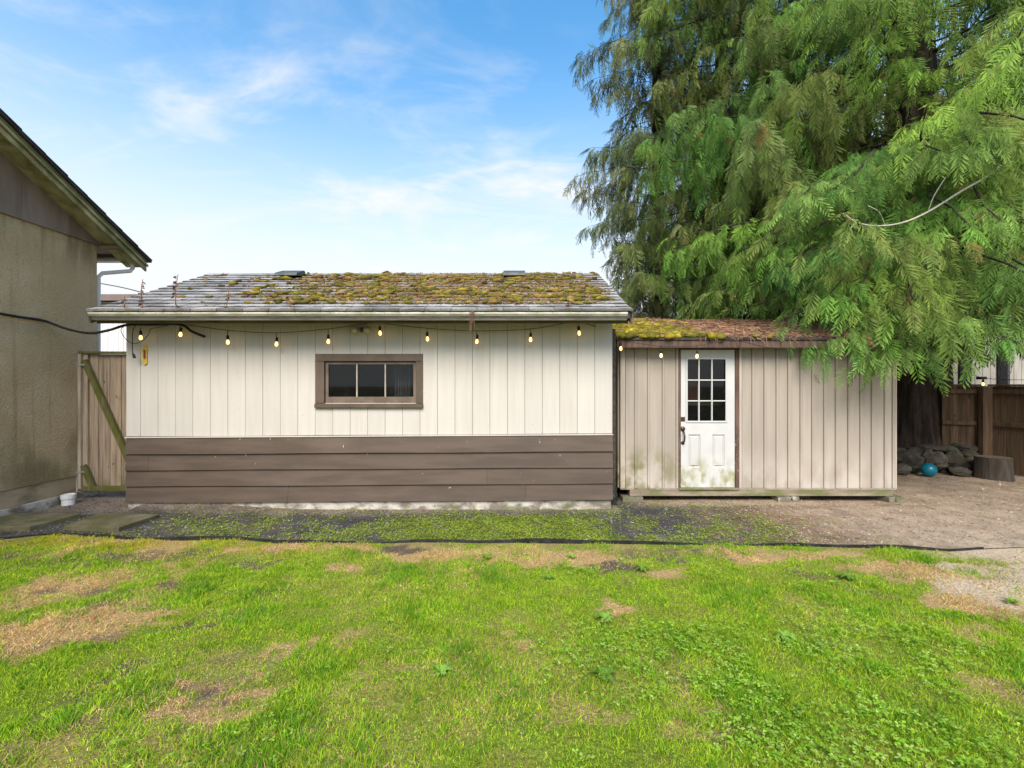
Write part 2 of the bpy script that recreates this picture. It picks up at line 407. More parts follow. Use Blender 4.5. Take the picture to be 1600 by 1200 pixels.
def glass():
    t = NT('window_glass'); b = t.b
    tr = t.N.new('ShaderNodeBsdfTransparent'); tr.inputs[0].default_value = (.72, .75, .75, 1)
    gl = t.N.new('ShaderNodeBsdfGlossy'); gl.inputs['Roughness'].default_value = .03; gl.inputs['Color'].default_value = (.7, .7, .7, 1)
    fr = t.N.new('ShaderNodeFresnel'); fr.inputs[0].default_value = 1.45
    mx = t.N.new('ShaderNodeMixShader')
    t.L.new(fr.outputs[0], mx.inputs[0]); t.L.new(tr.outputs[0], mx.inputs[1]); t.L.new(gl.outputs[0], mx.inputs[2])
    df = t.N.new('ShaderNodeBsdfDiffuse'); df.inputs[0].default_value = (.3, .3, .32, 1)
    m2 = t.N.new('ShaderNodeMixShader'); t.L.new(t.mapr(t.noise((9, 9, 3), 4), .5, .9, .0, .025), m2.inputs[0])
    t.L.new(mx.outputs[0], m2.inputs[1]); t.L.new(df.outputs[0], m2.inputs[2])
    t.L.new(m2.outputs[0], t.out.inputs[0]); return t.m
M['glass'] = glass()
def bulbmat():
    t = NT('lit_bulb'); t.b.inputs['Base Color'].default_value = (.9, .7, .4, 1)
    t.b.inputs['Emission Color'].default_value = (1.0, .58, .17, 1); t.b.inputs['Emission Strength'].default_value = 2.0
    return t.m
M['bulb'] = bulbmat()
def leafmat(name, rough=.55, trans=.35, spec=.3):
    t = NT(name); c = t.attr('col')
    n = t.mapr(t.noise((3, 3, 3), 3), .3, .7); c = t.mix(1.0, c, t.mix(n, (.85, .85, .85), (1.12, 1.12, 1.12)), 'MULTIPLY')
    t.fin(c, rough, spec)
    tl = t.N.new('ShaderNodeBsdfTranslucent'); t.L.new(c, tl.inputs[0])
    mx = t.N.new('ShaderNodeMixShader'); mx.inputs[0].default_value = trans
    t.L.new(t.b.outputs[0], mx.inputs[1]); t.L.new(tl.outputs[0], mx.inputs[2]); t.L.new(mx.outputs[0], t.out.inputs[0])
    return t.m
M['leaf'] = leafmat('cedar_foliage', .7, .20, .08)
M['grass'] = leafmat('grass_blades', .7, .38, .06)
M['mossm'] = leafmat('moss', .95, .1, .1)
M['needle'] = leafmat('dry_needles', .8, .1, .2)
M['pebble'] = leafmat('pebbles', .85, .0, .3)
def lawn_mat():
    t = NT('lawn_soil'); a = t.attr('col')
    n = t.mix(t.mapr(t.noise((60, 60, 60), 5, .7), .3, .7), (.55, .55, .55), (1.35, 1.35, 1.35))
    t.bump(t.noise((45, 45, 45), 6, .7), .9, .03)
    return t.fin(t.mix(1.0, a, n, 'MULTIPLY'), .95, .1)
M['soil'] = lawn_mat()
def yard_mat():
    t = NT('yard_gravel'); a = t.attr('col')
    v = t.voro((130, 130, 130)); n = t.mix(t.mapr(v.outputs['Color'], .1, .9), (.45, .45, .45), (1.6, 1.58, 1.55))
    n = t.mix(t.mapr(t.axis(0), 2.6, 4.2, 0.0, .62), n, (1, 1, 1))
    n = t.mix(1.0, n, t.mix(t.mapr(t.noise((3, 3, 3), 6), .3, .7), (.8, .8, .8), (1.18, 1.18, 1.18)), 'MULTIPLY')
    c = t.mix(1.0, a, n, 'MULTIPLY')
    s = t.mapr(t.noise((120, 120, 120), 2, .6, off=6), .68, .74); c = t.mix(t.math('MULTIPLY', s, .5), c, (.42, .38, .32))
    t.bump(v.outputs['Distance'], .8, .012)
    return t.fin(c, .9, .2)
M['yard'] = yard_mat()
M['earth'] = surf('far_ground', (.10, .11, .04), (.16, .13, .08), (1, 1, 1), rough=1, bump=.3, bs=(20, 20, 20), var=0)

# ------------------------------------------------------------------ ground
tag(link('ground', MB().face([(-600, -300, -.2), (600, -300, -.2), (600, 900, -.2), (-600, 900, -.2)]), M['earth']), kind='structure')

EDGE = [(-120, 846), (0, 843), (60, 836.5), (100, 835.5), (200, 843), (290, 844), (375, 842), (430, 848), (600, 848.5), (650, 846), (750, 847.5), (1000, 849.5), (1250, 853), (1420, 858), (1480, 860.5), (1535, 857)]
EX = []; EY = []
for a, b in EDGE:
    x, d = gxy(a, b); EX.append(x); EY.append(d)
def edge_y(x):
    x = np.asarray(x, float)
    return np.interp(x, EX+[9.0], EY+[4.9])

PATCH = []   # (x, y, rx, ry, kind)  kind 0 straw, 1 bare dark soil, 2 pale sand
def patch(px, py, rx, ry, kind, w=1.0):
    x, d = gxy(px, py); r = rx*d/F; q = .5*(gd(max(py-ry, 640))-gd(py+ry)); PATCH.append((x, d, r, q, kind, w))
for a in [(60, 985, 120, 24, 0), (10, 1002, 70, 20, 0), (110, 918, 70, 13, 0), (170, 962, 70, 13, 0), (360, 1066, 70, 16, 0), (300, 1100, 60, 14, 0), (180, 965, 40, 10, 0),
          (250, 980, 26, 10, 1), (330, 1070, 40, 9, 1), (160, 1045, 35, 10, 1), (280, 913, 20, 6, 1), (100, 1000, 60, 8, 1, .6), (190, 868, 60, 7, 1, .9), (60, 880, 60, 8, 1, .7),
          (300, 868, 60, 6, 1, .8), (390, 880, 40, 8, 1, .9), (545, 884, 20, 8, 0), (560, 856, 50, 6, 0), (670, 864, 60, 12, 0), (630, 855, 40, 5, 1), (440, 855, 60, 7, 0), (735, 900, 25, 8, 0, .7),
          (800, 868, 80, 12, 0, .8), (900, 872, 70, 14, 0), (960, 885, 40, 9, 1), (1045, 873, 20, 9, 1), (1040, 896, 40, 9, 0), (970, 945, 24, 7, 0), (820, 1010, 30, 10, 0, .7),
          (430, 1015, 30, 12, 0, .8), (545, 995, 40, 10, 0, .6), (620, 1045, 40, 10, 0, .5), (1180, 868, 60, 9, 0), (1280, 866, 60, 9, 0, .9), (1270, 900, 40, 9, 1, .7), (1330, 922, 40, 8, 1, .6),
          (1400, 890, 70, 12, 0), (1470, 905, 70, 16, 0), (1560, 950, 60, 18, 0), (1500, 940, 50, 14, 0), (1560, 920, 90, 26, 2), (1500, 885, 50, 9, 2), (1620, 900, 80, 22, 2), (1560, 1075, 60, 18, 0, .6), (1530, 990, 50, 14, 0, .6),
          (915, 1105, 50, 14, 0, .6), (1080, 1120, 60, 14, 0, .5), (560, 1080, 40, 12, 0, .4), (1000, 862, 60, 6, 1, .6), (1120, 862, 50, 5, 1, .6)]:
    patch(*a)
def masks(x, y):
    """straw, bare, sand weights (0..1) of the lawn at ground points"""
    out = [np.zeros_like(x) for _ in range(3)]
    jx = (fbm(x, y, 3.0, 5)-.5)*.5+(fbm(x, y, 11, 6, 3)-.5)*.34; jy = (fbm(x, y, 3.0, 9)-.5)*.35+(fbm(x, y, 11, 8, 3)-.5)*.26
    for (cx_, cy_, rx, ry, k, w) in PATCH:
        q = ((x+jx-cx_)/(rx*1.15))**2+((y+jy-cy_)/(ry*1.15))**2
        out[k] = np.maximum(out[k], w*(1-sstep(q, .35, 1.25)))
    n = fbm(x, y, 1.6, 21); n2 = fbm(x, y, 4.0, 33)
    left = 1-sstep(x, -4.2, -.5)
    out[0] = np.maximum(out[0], sstep(n, .58, .72)*(.22+.65*left))
    out[1] = np.maximum(out[1], sstep(n2, .62, .74)*(.25+.6*left))
    er = 1-sstep(edge_y(x)-y, .05, .55)          # thin, scorched strip next to the edging
    out[0] = np.maximum(out[0], er*sstep(n2, .42, .64)*.6)
    right = sstep(x-(3.6+(4.6-y)*1.1), -.2, .9)  # the yard's bare soil creeps into the lawn on the right
    out[2] = np.maximum(out[2], right*sstep(y, 3.3, 3.9))
    return out

def lawn_col(x, y):
    st, ba, sa = masks(x, y)
    c = np.empty(x.shape+(3,)); c[:] = (.17, .25, .025)
    def mixc(c, m, k): return c*(1-m[..., None])+np.array(k)*m[..., None]
    c = mixc(c, sstep(fbm(x, y, 6, 3), .4, .65), (.22, .23, .045))
    c = mixc(c, st, (.46, .31, .15)); c = mixc(c, np.clip(ba, 0, 1), (.13, .10, .078)); c = mixc(c, sa, (.56, .44, .31))
    return c
def grid(nx, ny, fx):
    u, v = np.meshgrid(np.linspace(0, 1, nx), np.linspace(0, 1, ny))
    x, y, z = fx(u, v)
    i = np.arange(nx*ny).reshape(ny, nx)
    q = np.stack([i[:-1, :-1], i[:-1, 1:], i[1:, 1:], i[1:, :-1]], -1).reshape(-1, 4)
    return x.ravel(), y.ravel(), z.ravel(), q
def lawn_z(x, y):
    return (fbm(x, y, 1.3, 2)-.5)*.07+(fbm(x, y, 7, 4)-.5)*.025-.005
def lf(u, v):
    x = -7.5+16*u; y0 = .6; y = y0+(edge_y(x)-.01-y0)*v
    return x, y, lawn_z(x, y)*np.clip((1-v)*12, .15, 1)
x, y, z, q = grid(330, 110, lf)
lawn = link('lawn', np_mesh('lawn', np.stack([x, y, z], -1), None, lawn_col(x, y), q), M['soil'], smooth=True)
tag(lawn, kind='structure')

def green_path(x, y):
    """where creeping weeds cover the gravel"""
    n = fbm(x, y, 2.9, 41); n2 = fbm(x, y, 13, 47)
    a = np.exp(-((x-.1)/1.5)**2)*1.2+.42*np.exp(-((x+2.9)/1.8)**2)+.45*np.exp(-((x-2.6)/.9)**2)
    band = 1-sstep(y, 5.35, 5.85)
    return np.clip(sstep(n+.75*(n2-.5)+.23*a, .47, .64)*a*(.25+.75*band), 0, 1)
def yard_col(x, y):
    c = np.empty(x.shape+(3,)); c[:] = (.066, .063, .060)
    def mixc(c, m, k): return c*(1-m[..., None])+np.array(k)*m[..., None]
    n = fbm(x, y, 1.5, 51); n3 = fbm(x, y, 5, 57)
    c = mixc(c, sstep(n3, .45, .7)*.6, (.14, .115, .085))
    c = mixc(c, sstep(x+(n-.5)*1.4, 1.9, 3.3), (.22, .145, .095))
    c = mixc(c, sstep(x+(n-.5)*1.6, 3.1, 4.4), (.385, .295, .21))
    c = mixc(c, sstep(x, 1.5, 2.2)*sstep(y+(n-.5)*.6, 5.9, 6.5), (.365, .28, .20))
    c = mixc(c, (x < 1.4)*sstep(y+(n3-.5)*.3, 5.68, 5.95)*.8, (.25, .20, .16))
    c = mixc(c, green_path(x, y)*.8, (.15, .21, .03))
    c = mixc(c, sstep(x+(n3-.5), 4.3, 5.0)*(1-sstep(y+(n-.5)*.8, 4.6, 5.3)), (.50, .395, .285))
    c = mixc(c, sstep(n3, .58, .72)*sstep(x, 3, 4)*.5, (.46, .36, .26))
    return c
def yard_z(x, y):
    z = (fbm(x, y, 1.1, 61)-.5)*.03+(fbm(x, y, 8, 63)-.5)*.012-.012
    z = z-.062*sstep(x, 1.36, 1.6)*(1-sstep(x, 5.75, 6.3))*sstep(y, 6.05, 6.5)
    z = z+.075*(1-sstep(x, -4.2, -2.6))*sstep(x, -5.05, -4.8)*sstep(y, 5.6, 5.97)
    return z
def yf(u, v):
    x = -9.5+24*u; y0 = edge_y(x)+.01; y = y0+(13.5-y0)*v**1.6
    return x, y, yard_z(x, y)*np.clip(v*14, .2, 1)
x, y, z, q = grid(420, 130, yf)
yard = link('gravel_path', np_mesh('gravel_path', np.stack([x, y, z], -1), None, yard_col(x, y), q), M['yard'], smooth=True)
tag(yard, kind='structure')

# plastic edging between lawn and gravel
mb = MB(); n = 260
pts = []
for i in range(n+1):
    x_ = EX[0]+(EX[-1]-EX[0])*i/n
    y_ = float(edge_y(x_))+.012*math.sin(x_*2.3)+.006*math.sin(x_*7.1)
    pts.append((x_, y_, .026+.010*math.sin(x_*1.7+1)+.006*math.sin(x_*5.3)-.012*max(0.0, min(1.0, x_-3.2))))
for i in range(n):
    (x0, y0, h0), (x1, y1, h1) = pts[i], pts[i+1]
    mb.face([(x0, y0-.008, -.04), (x1, y1-.008, -.04), (x1, y1-.008, h1), (x0, y0-.008, h0)])
    mb.face([(x1, y1+.008, -.04), (x0, y0+.008, -.04), (x0, y0+.008, h0), (x1, y1+.008, h1)])
    mb.face([(x0, y0-.008, h0), (x1, y1-.008, h1), (x1, y1+.008, h1), (x0, y0+.008, h0)])
tag(link('lawn_edging', mb, M['plastic']), 'thin black plastic edging strip between the lawn and the gravel', 'edging')

# ------------------------------------------------------------------ main shed
Y0 = 6.0; SC = F/Y0
X0, X1 = wx(197, Y0), wx(957, Y0)
shed = thing('shed', ((X0+X1)/2, Y0, 0), 'long shed with cream boards over brown clapboards under a mossy shingle roof', 'shed')
ZB, ZT = wz(682, Y0), 2.47
edges = [197]+[219.5+27.3*k for k in range(28)]
edges[-1] = 957
ZWT, ZWB = wz(560, Y0), wz(630, Y0)
def shear(xa): return .02*(xa-(X0+X1)/2)/((X1-X0)/2)
for k in range(len(edges)-1):
    a, b = wx(edges[k], Y0)+.0016, wx(edges[k+1], Y0)-.0016
    dy = rnd.uniform(-.002, .002)
    zb = ZB+shear((a+b)/2)*1.0+rnd.uniform(-.004, .004)
    if 491 < edges[k] < 640:
        link('wall_board', MB().bevbox(a, b, Y0+dy, Y0+.018, ZWT, ZT, .003), M['cream'], shed)
        link('wall_board', MB().bevbox(a, b, Y0+dy, Y0+.018, zb, ZWB, .003), M['cream'], shed)
    else:
        link('wall_board', MB().bevbox(a, b, Y0+dy, Y0+.018, zb, ZT, .003), M['cream'], shed)
HX0, HX1, HZ0, HZ1 = wx(506, Y0), wx(652, Y0), wz(632, Y0), wz(562, Y0)
YBK = 9.45
RE = (5.47, 2.515); RR = (7.70, 3.50)
slope = (RR[1]-RE[1])/(RR[0]-RE[0])
mb = MB()
mb.box(X0+.01, HX0, Y0+.02, Y0+.12, .1, 2.5); mb.box(HX1, X1-.01, Y0+.02, Y0+.12, .1, 2.5)
mb.box(HX0, HX1, Y0+.02, Y0+.12, .1, HZ0); mb.box(HX0, HX1, Y0+.02, Y0+.12, HZ1, 2.5)
link('wall_core', mb, M['groove'], shed)
for xa in (X0+.012, X1-.112):      # gable ends
    mb = MB(); zr = lambda yy: RE[1]+slope*(min(yy, 2*RR[0]-yy)-RE[0])-.09
    mb.prism_x([(Y0+.121, .1), (YBK, .1), (YBK, zr(YBK)), (RR[0], zr(RR[0])), (Y0+.121, zr(Y0+.121))], xa, xa+.1)
    link('gable_wall', mb, M['cream'], shed)
link('back_wall', MB().box(X0+.113, X1-.113, YBK-.1, YBK, .1, 2.45), M['cream'], shed)
link('interior_floor', MB().box(X0+.113, X1-.113, Y0+.121, YBK-.101, .09, .13), M['dark'], shed)
link('interior_lining', MB().box(X0+.12, X1-.12, 7.6, 7.64, .14, 2.6), M['dark'], shed)
# brown clapboards
rows = [682, 707, 732, 757, 782.5]
joints = {0: [], 1: [232], 2: [761], 3: [450, 821]}
for r in range(4):
    zt, zb = wz(rows[r], Y0), wz(rows[r+1], Y0)
    cuts = [197]+joints[r]+[957]
    for j in range(len(cuts)-1):
        a, b = wx(cuts[j], Y0-.02)+(.001 if j else -.004), wx(cuts[j+1], Y0-.02)-(.001 if j < len(cuts)-2 else -.003)
        mb = MB(); n = max(2, int((b-a)/.5)); jj = rnd.uniform(-.0025, .0025)
        prof = lambda xx: [(Y0-.006, zt+.02), (Y0-.034+jj, zb), (Y0-.012, zb), (Y0+.018, zt+.02)]
        for i in range(n+1):
            xx = a+(b-a)*i/n
            for (yy, zz) in prof(xx): mb.v.append((xx, yy+.0015*math.sin(xx*3+r), zz+shear(xx)+.003*math.sin(xx*2.1+r*2)))
        for i in range(n):
            for k in range(4):
                p, q_ = i*4+k, i*4+(k+1) % 4
                mb.f.append((p, p+4, q_+4, q_))
        mb.f.append((0, 1, 2, 3)); mb.f.append((n*4+3, n*4+2, n*4+1, n*4))
        link('clapboard', mb, M['brown'], shed)
mb = MB(); n = 40                      # ledge under the cream boards
for i in range(n+1):
    xx = X0-.004+(X1-X0+.008)*i/n
    for yy, zz in ((Y0-.022, ZB+.001), (Y0-.022, ZB+.011), (Y0-.003, ZB+.014), (Y0-.003, ZB+.001)): mb.v.append((xx, yy, zz+shear(xx)))
for i in range(n):
    for k in range(4):
        p, q_ = i*4+k, i*4+(k+1) % 4; mb.f.append((p, p+4, q_+4, q_))
link('drip_ledge', mb, M['cream'], shed)
mb = MB(); n = 60
for i in range(n+1):
    xx = X0+.03+(X1-X0-.05)*i/n; w = .01*(fbm(np.array([xx]), np.array([0.]), 3, 5)[0]-.5)
    for yy, zz in ((Y0+.002+w, -.15), (Y0+w*.5, .118), (Y0+.2, .118), (Y0+.2, -.15)): mb.v.append((xx, yy, zz+(shear(xx)*.6 if zz > 0 else 0)))
for i in range(n):
    for k in range(4):
        p, q_ = i*4+k, i*4+(k+1) % 4; mb.f.append((p, p+4, q_+4, q_))
mb.f.append((3, 2, 1, 0)); mb.f.append((n*4, n*4+1, n*4+2, n*4+3))
link('foundation', mb, M['concrete'], shed)
# window
win = bpy.data.objects.new('window', None); COL.objects.link(win); win.parent = shed; win.location = (0, 0, 0)
win.matrix_parent_inverse = ROOTINV[shed.name]; ROOTINV[win.name] = Matrix()
yt = Y0-.022
A = lambda p: wx(p, Y0); B = lambda p: wz(p, Y0)
link('frame', MB().bevbox(A(493.5), A(661), yt, Y0-.0025, B(564.5), B(553)), M['trim'], win)
link('frame', MB().bevbox(A(493.5), A(507.5), yt, Y0-.0025, B(630.2), B(564.8)), M['trim'], win)
link('frame', MB().bevbox(A(650.5), A(661), yt, Y0-.0025, B(630.2), B(564.8)), M['trim'], win)
link('sill', MB().bevbox(A(493), A(661.5), yt-.02, Y0-.0025, B(637), B(630.6)), M['trim'], win)
ys = Y0+.012
mb = MB()
mb.box(A(508), A(650), ys, ys+.035, B(630), B(620)); mb.box(A(508), A(650), ys, ys+.035, B(569), B(565))
mb.box(A(508), A(512.5), ys+.001, ys+.035, B(620), B(569)); mb.box(A(645.5), A(650), ys+.001, ys+.035, B(620), B(569))
link('sash', mb, M['sash'], win)
for p0, p1 in ((512.5, 556), (558, 600.5), (602.5, 645.5)):
    link('pane', MB().box(A(p0), A(p1), ys+.018, ys+.022, B(620), B(569)), M['glass'], win)
for p0 in (556, 600.5):
    link('mullion', MB().box(A(p0), A(p0+2), ys+.002, ys+.03, B(620), B(569)), M['mullion'], win)
mb = MB(); n = 30
for i in range(n+1):
    xx = A(606)+(A(634)-A(606))*i/n
    for zz in (B(640), B(560)): mb.v.append((xx+.02*(zz-1.6), Y0+.32+.03*math.sin(i*1.3), zz))
for i in range(n): mb.f.append((2*i, 2*i+2, 2*i+3, 2*i+1))
link('curtain', mb, M['curtain'], win)
# roof: deck, fascia, shingles
RX0, RX1 = -5.115, 1.455
roof = link('roof', MB().prism_x([(RE[0]+.03, RE[1]-.012), (RR[0], RR[1]-.012), (2*RR[0]-RE[0], RE[1]-.012), (2*RR[0]-RE[0], RE[1]-.08), (RR[0], RR[1]-.10), (RE[0]+.03, RE[1]-.08)], RX0+.01, RX1-.01), M['roofback'], shed)
ROOTINV[roof.name] = Matrix()
link('fascia', MB().box(RX0+.02, RX1-.03, 5.585, 5.61, 2.385, 2.49), M['fascia'], shed)
link('soffit', MB().box(X0, X1, 5.612, Y0-.002, 2.452, 2.468), M['soffit'], shed)
for xa in (RX0-.002, RX1-.022):
    link('rake_board', MB().prism_x([(5.50, 2.37), (5.50, 2.50), (RR[0], RR[1]-.02), (2*RR[0]-5.5, 2.50), (2*RR[0]-5.5, 2.37), (RR[0], RR[1]-.15)], xa, xa+.024), M['fascia'], shed)
prof = [(5.583, 2.50), (5.583, 2.418), (5.525, 2.418), (5.510, 2.426), (5.512, 2.445), (5.498, 2.468), (5.482, 2.488), (5.482, 2.506), (5.490, 2.510), (5.492, 2.492), (5.507, 2.470), (5.520, 2.443), (5.528, 2.428), (5.575, 2.427), (5.575, 2.50)]
link('gutter', MB().prism_x(prof, RX0, RX1-.06), M['gutter'], shed)
link('gutter_end', MB().prism_x([(5.58, 2.50), (5.58, 2.42), (5.527, 2.42), (5.497, 2.47), (5.484, 2.50)], RX0-.012, RX0-.001), M['fascia'], shed)
NR, NC = 14, 21
ang = math.atan(slope); SLEN = math.hypot(RR[0]-RE[0], RR[1]-RE[1])
ex = SLEN/NR; tw = (RX1-RX0)/NC
sv = []
for k in range(5):
    r = random.Random(k); mb = MB(); w = tw-.006
    j = [r.uniform(-.012, .012) for _ in range(4)]
    x0, x1 = -w/2, w/2; t = .017+.003*r.random()
    nseg = 3; b0 = len(mb.v)
    for i in range(nseg+1):
        xx = x0+(x1-x0)*i/nseg; dz = r.uniform(-.006, .004); de = r.uniform(-.006, .006)
        mb.v += [(xx, de, .003+dz*.3), (xx, de, t+dz), (xx, ex*1.15, .002), (xx, ex*1.15, .0005)]
    for i in range(nseg):
        p = b0+i*4
        mb.f += [(p, p+4, p+5, p+1), (p+1, p+5, p+6, p+2), (p, p+3, p+7, p+4)]
    mb.f += [(b0, b0+1, b0+2, b0+3), (b0+nseg*4+3, b0+nseg*4+2, b0+nseg*4+1, b0+nseg*4)]
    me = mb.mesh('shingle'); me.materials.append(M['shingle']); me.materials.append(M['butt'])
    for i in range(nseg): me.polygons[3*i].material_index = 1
    sv.append(me)
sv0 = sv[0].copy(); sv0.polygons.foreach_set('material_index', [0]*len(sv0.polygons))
for r in range(NR):
    s0 = r*ex
    for c in range(NC+(r % 2)):
        off = -.5*tw if r % 2 else 0
        xc = RX0+tw*(c+.5)+off; scx = 1.0
        if xc < RX0+tw*.4: xc, scx = RX0+tw*.25, .5
        if xc > RX1-tw*.4: xc, scx = RX1-tw*.25, .5
        o = link('shingle', sv0 if r == 0 else rnd.choice(sv), None, roof, (xc, RE[0]+math.cos(ang)*s0, RE[1]+math.sin(ang)*s0), (ang+rnd.uniform(-.006, .012), rnd.uniform(-.006, .006), rnd.uniform(-.006, .006)))
        o.scale = (scx, 1, 1)
        if r in (0,): o.scale[2] = 1.9
for k in range(22):
    xx = RX0+(RX1-RX0)*k/22; w = (RX1-RX0)/22+.03
    mb = MB().prism_x([(RR[0]-.13, RR[1]-.052+.012), (RR[0], RR[1]+.014), (RR[0]+.13, RR[1]-.045), (RR[0]+.13, RR[1]-.055), (RR[0], RR[1]+.004), (RR[0]-.13, RR[1]-.052)], xx, min(xx+w, RX1))
    o = link('ridge_cap', mb, M['shingle'], roof, (0, 0, rnd.uniform(-.003, .004)))
def roofp(x, s): return np.stack([x, RE[0]+math.cos(ang)*s, RE[1]+math.sin(ang)*s], -1)
for px in (454, 803.5):
    d = 7.36; xc = wx(px, d); s = (d-RE[0])/math.cos(ang); zc_ = RE[1]+math.sin(ang)*s
    w = .175
    vt = link('roof_vent', MB().prism_x([(d-.17, zc_+.01), (d-.15, zc_+.055), (d+.10, zc_+.15), (d+.15, zc_+.135), (d+.1, zc_+.05)], xc-w, xc+w), M['vent'], shed)
    ROOTINV[vt.name] = Matrix()
    link('flange', MB().face([(xc-w-.05, d-.22, zc_-.085), (xc+w+.05, d-.22, zc_-.085), (xc+w+.05, d+.2, zc_+.105), (xc-w-.05, d+.2, zc_+.105)]), M['vent'], vt)
# flood light under the eave
fl = bpy.data.objects.new('flood_light', None); COL.objects.link(fl); fl.parent = shed; fl.matrix_parent_inverse = ROOTINV[shed.name]; ROOTINV[fl.name] = Matrix()
fx, fz = wx(565, Y0-.05), wz(516, Y0-.05)
link('mount', MB().prism_y([(fx-.10, fz+.025), (fx-.11, fz), (fx-.05, fz-.035), (fx+.05, fz-.035), (fx+.11, fz), (fx+.10, fz+.025)], Y0-.05, Y0-.003), M['lampcream'], fl)
link('sensor', MB().lathe([(.0, -.03), (.022, -.026), (.026, 0), (.02, .03), (0, .034)], (fx, Y0-.062, fz), 10), M['vent'], fl, smooth=True)
for s_ in (-1, 1):
    link('lamp_head', MB().tube([(fx+s_*.055, Y0-.04, fz+.002), (fx+s_*.075, Y0-.075, fz-.004), (fx+s_*.085, Y0-.12, fz-.012)], [.02, .034, .04], 10), M['lampcream'], fl, smooth=True)

# moss on the main roof (stuff)
def lumps(cen, rad, cols, seed, flat=.6):
    """many small cushions joined; cen (n,3), rad (n,), cols (n,3)"""
    proto = MB().blob((0, 0, 0), (1, 1, 1), .22, 7, 4, seed)
    pv = np.array(proto.v); tf = []
    for f in proto.f:
        for k in range(1, len(f)-1): tf.append((f[0], f[k], f[k+1]))
    tf = np.array(tf); r = np.random.default_rng(seed)
    n = len(cen); a = r.uniform(0, 6.28, n)
    ca, sa = np.cos(a)[:, None], np.sin(a)[:, None]
    jit = 1+r.uniform(-.25, .25, (n, len(pv)))
    vx = (pv[None, :, 0]*ca-pv[None, :, 1]*sa)*jit*rad[:, None]*r.uniform(.8, 1.5, (n, 1))
    vy = (pv[None, :, 0]*sa+pv[None, :, 1]*ca)*jit*rad[:, None]
    vz = pv[None, :, 2]*jit*rad[:, None]*flat
    v = np.stack([vx, vy, vz], -1)+cen[:, None, :]
    f = tf[None]+(np.arange(n)*len(pv))[:, None, None]
    c = np.repeat(cols[:, None, :], len(pv), 1)*(1+r.uniform(-.25, .25, (n, len(pv), 1)))
    return v.reshape(-1, 3), f.reshape(-1, 3), c.reshape(-1, 3)
def strips(p, d, ln, wd, cols, sag=.3, seed=0, nrm=None, tip=.15):
    """thin 2-segment blades: root p, direction d, length, width"""
    r = np.random.default_rng(seed); n = len(p)
    side = np.cross(d, r.normal(size=(n, 3))); side /= np.linalg.norm(side, axis=1, keepdims=True)+1e-9
    w = (wd/2)[:, None]*side
    mid = p+d*(ln*.55)[:, None]+np.array([0, 0, 1])*(sag*.10*ln)[:, None]
    end = p+d*ln[:, None]+np.array([0, 0, -1])*(sag*.5*ln)[:, None]
    v = np.stack([p-w, p+w, mid-w*.8, mid+w*.8, end], 1)
    f = np.array([(0, 1, 3), (0, 3, 2), (2, 3, 4)])[None]+(np.arange(n)*5)[:, None, None]
    c = np.repeat(cols[:, None, :], 5, 1)
    return v.reshape(-1, 3), f.reshape(-1, 3), c.reshape(-1, 3)
def join(parts):
    V, Fc, C = [], [], []; o = 0
    for v, f, c in parts: V.append(v); Fc.append(f+o); C.append(c); o += len(v)
    return np.concatenate(V), np.concatenate(Fc), np.concatenate(C)
def pick(n, pal, seed, jit=.2):
    r = np.random.default_rng(seed); pal = np.array(pal)
    return pal[r.integers(0, len(pal), n)]*(1+r.uniform(-jit, jit, (n, 1)))
def moss_density(x, s):
    n = .55*fbm(x, s*1.6, 2.2, 71)+.45*fbm(x, s*1.3, 7.5, 73); t = s/SLEN
    xa = sstep(x, -4.3, -2.5)*.58+.45*sstep(x, -2.6, -.9)
    xa = xa*(1-.75*sstep(x, .75, 1.3))
    ta = sstep(t, .07, .22)*(1-.5*sstep(t, .9, 1.0))
    return np.clip(sstep(n, .56-.56*xa, .70-.52*xa)*ta*(.3+.7*xa)+.02*ta, 0, 1)
N = 7600
x = rng.uniform(RX0+.1, RX1-.05, N); s = rng.uniform(0.05, SLEN-.03, N)
s = np.where(rng.random(N) < .7, np.round(s/ex)*ex-.01, s)
keep = rng.random(N) < moss_density(x, s)*.85
x, s = x[keep], np.clip(s[keep], .03, SLEN); n = len(x)
rad = rng.uniform(.012, .046, n)*(0.65+.9*sstep(fbm(x, s, 5, 77), .42, .68))
cen = roofp(x, s)+np.stack([np.zeros(n), np.zeros(n), rad*.25+.008], -1)
pal = [(.26, .21, .03), (.20, .18, .03), (.30, .19, .09), (.21, .16, .035), (.17, .145, .03), (.26, .175, .055), (.24, .145, .07), (.16, .16, .028), (.27, .21, .05), (.13, .085, .045), (.20, .13, .075), (.10, .08, .035), (.12, .115, .03), (.17, .15, .03)]
P1 = lumps(cen, rad, pick(n, pal, 3, .3), 4, .5)
m = 13000
k = rng.integers(0, n, m)
pp = cen[k]+rng.normal(0, 1, (m, 3))*np.array([.030, .022, .010])*(rad[k]/.03)[:, None]
pp[:, 2] += .004
dd = rng.normal(0, .6, (m, 3)); dd[:, 2] = np.abs(dd[:, 2])+.35; dd /= np.linalg.norm(dd, axis=1, keepdims=True)
P2 = strips(pp, dd, rng.uniform(.012, .032, m), np.full(m, .006), pick(m, pal+[(.33, .22, .12), (.3, .19, .1)], 5), .4, 6)
m = 11000
x = rng.uniform(-3.6, RX1-.1, m); s = rng.uniform(.2, SLEN-.05, m); kk = rng.random(m) < (.12+.88*sstep(moss_density(x, s), .0, .5))*sstep(x, -3.6, -1.6); x, s = x[kk], s[kk]; m = len(x)
pp = roofp(x, s); pp[:, 2] += .018
dd = rng.normal(0, 1, (m, 3)); dd[:, 2] = dd[:, 1]*slope; dd /= np.linalg.norm(dd, axis=1, keepdims=True)
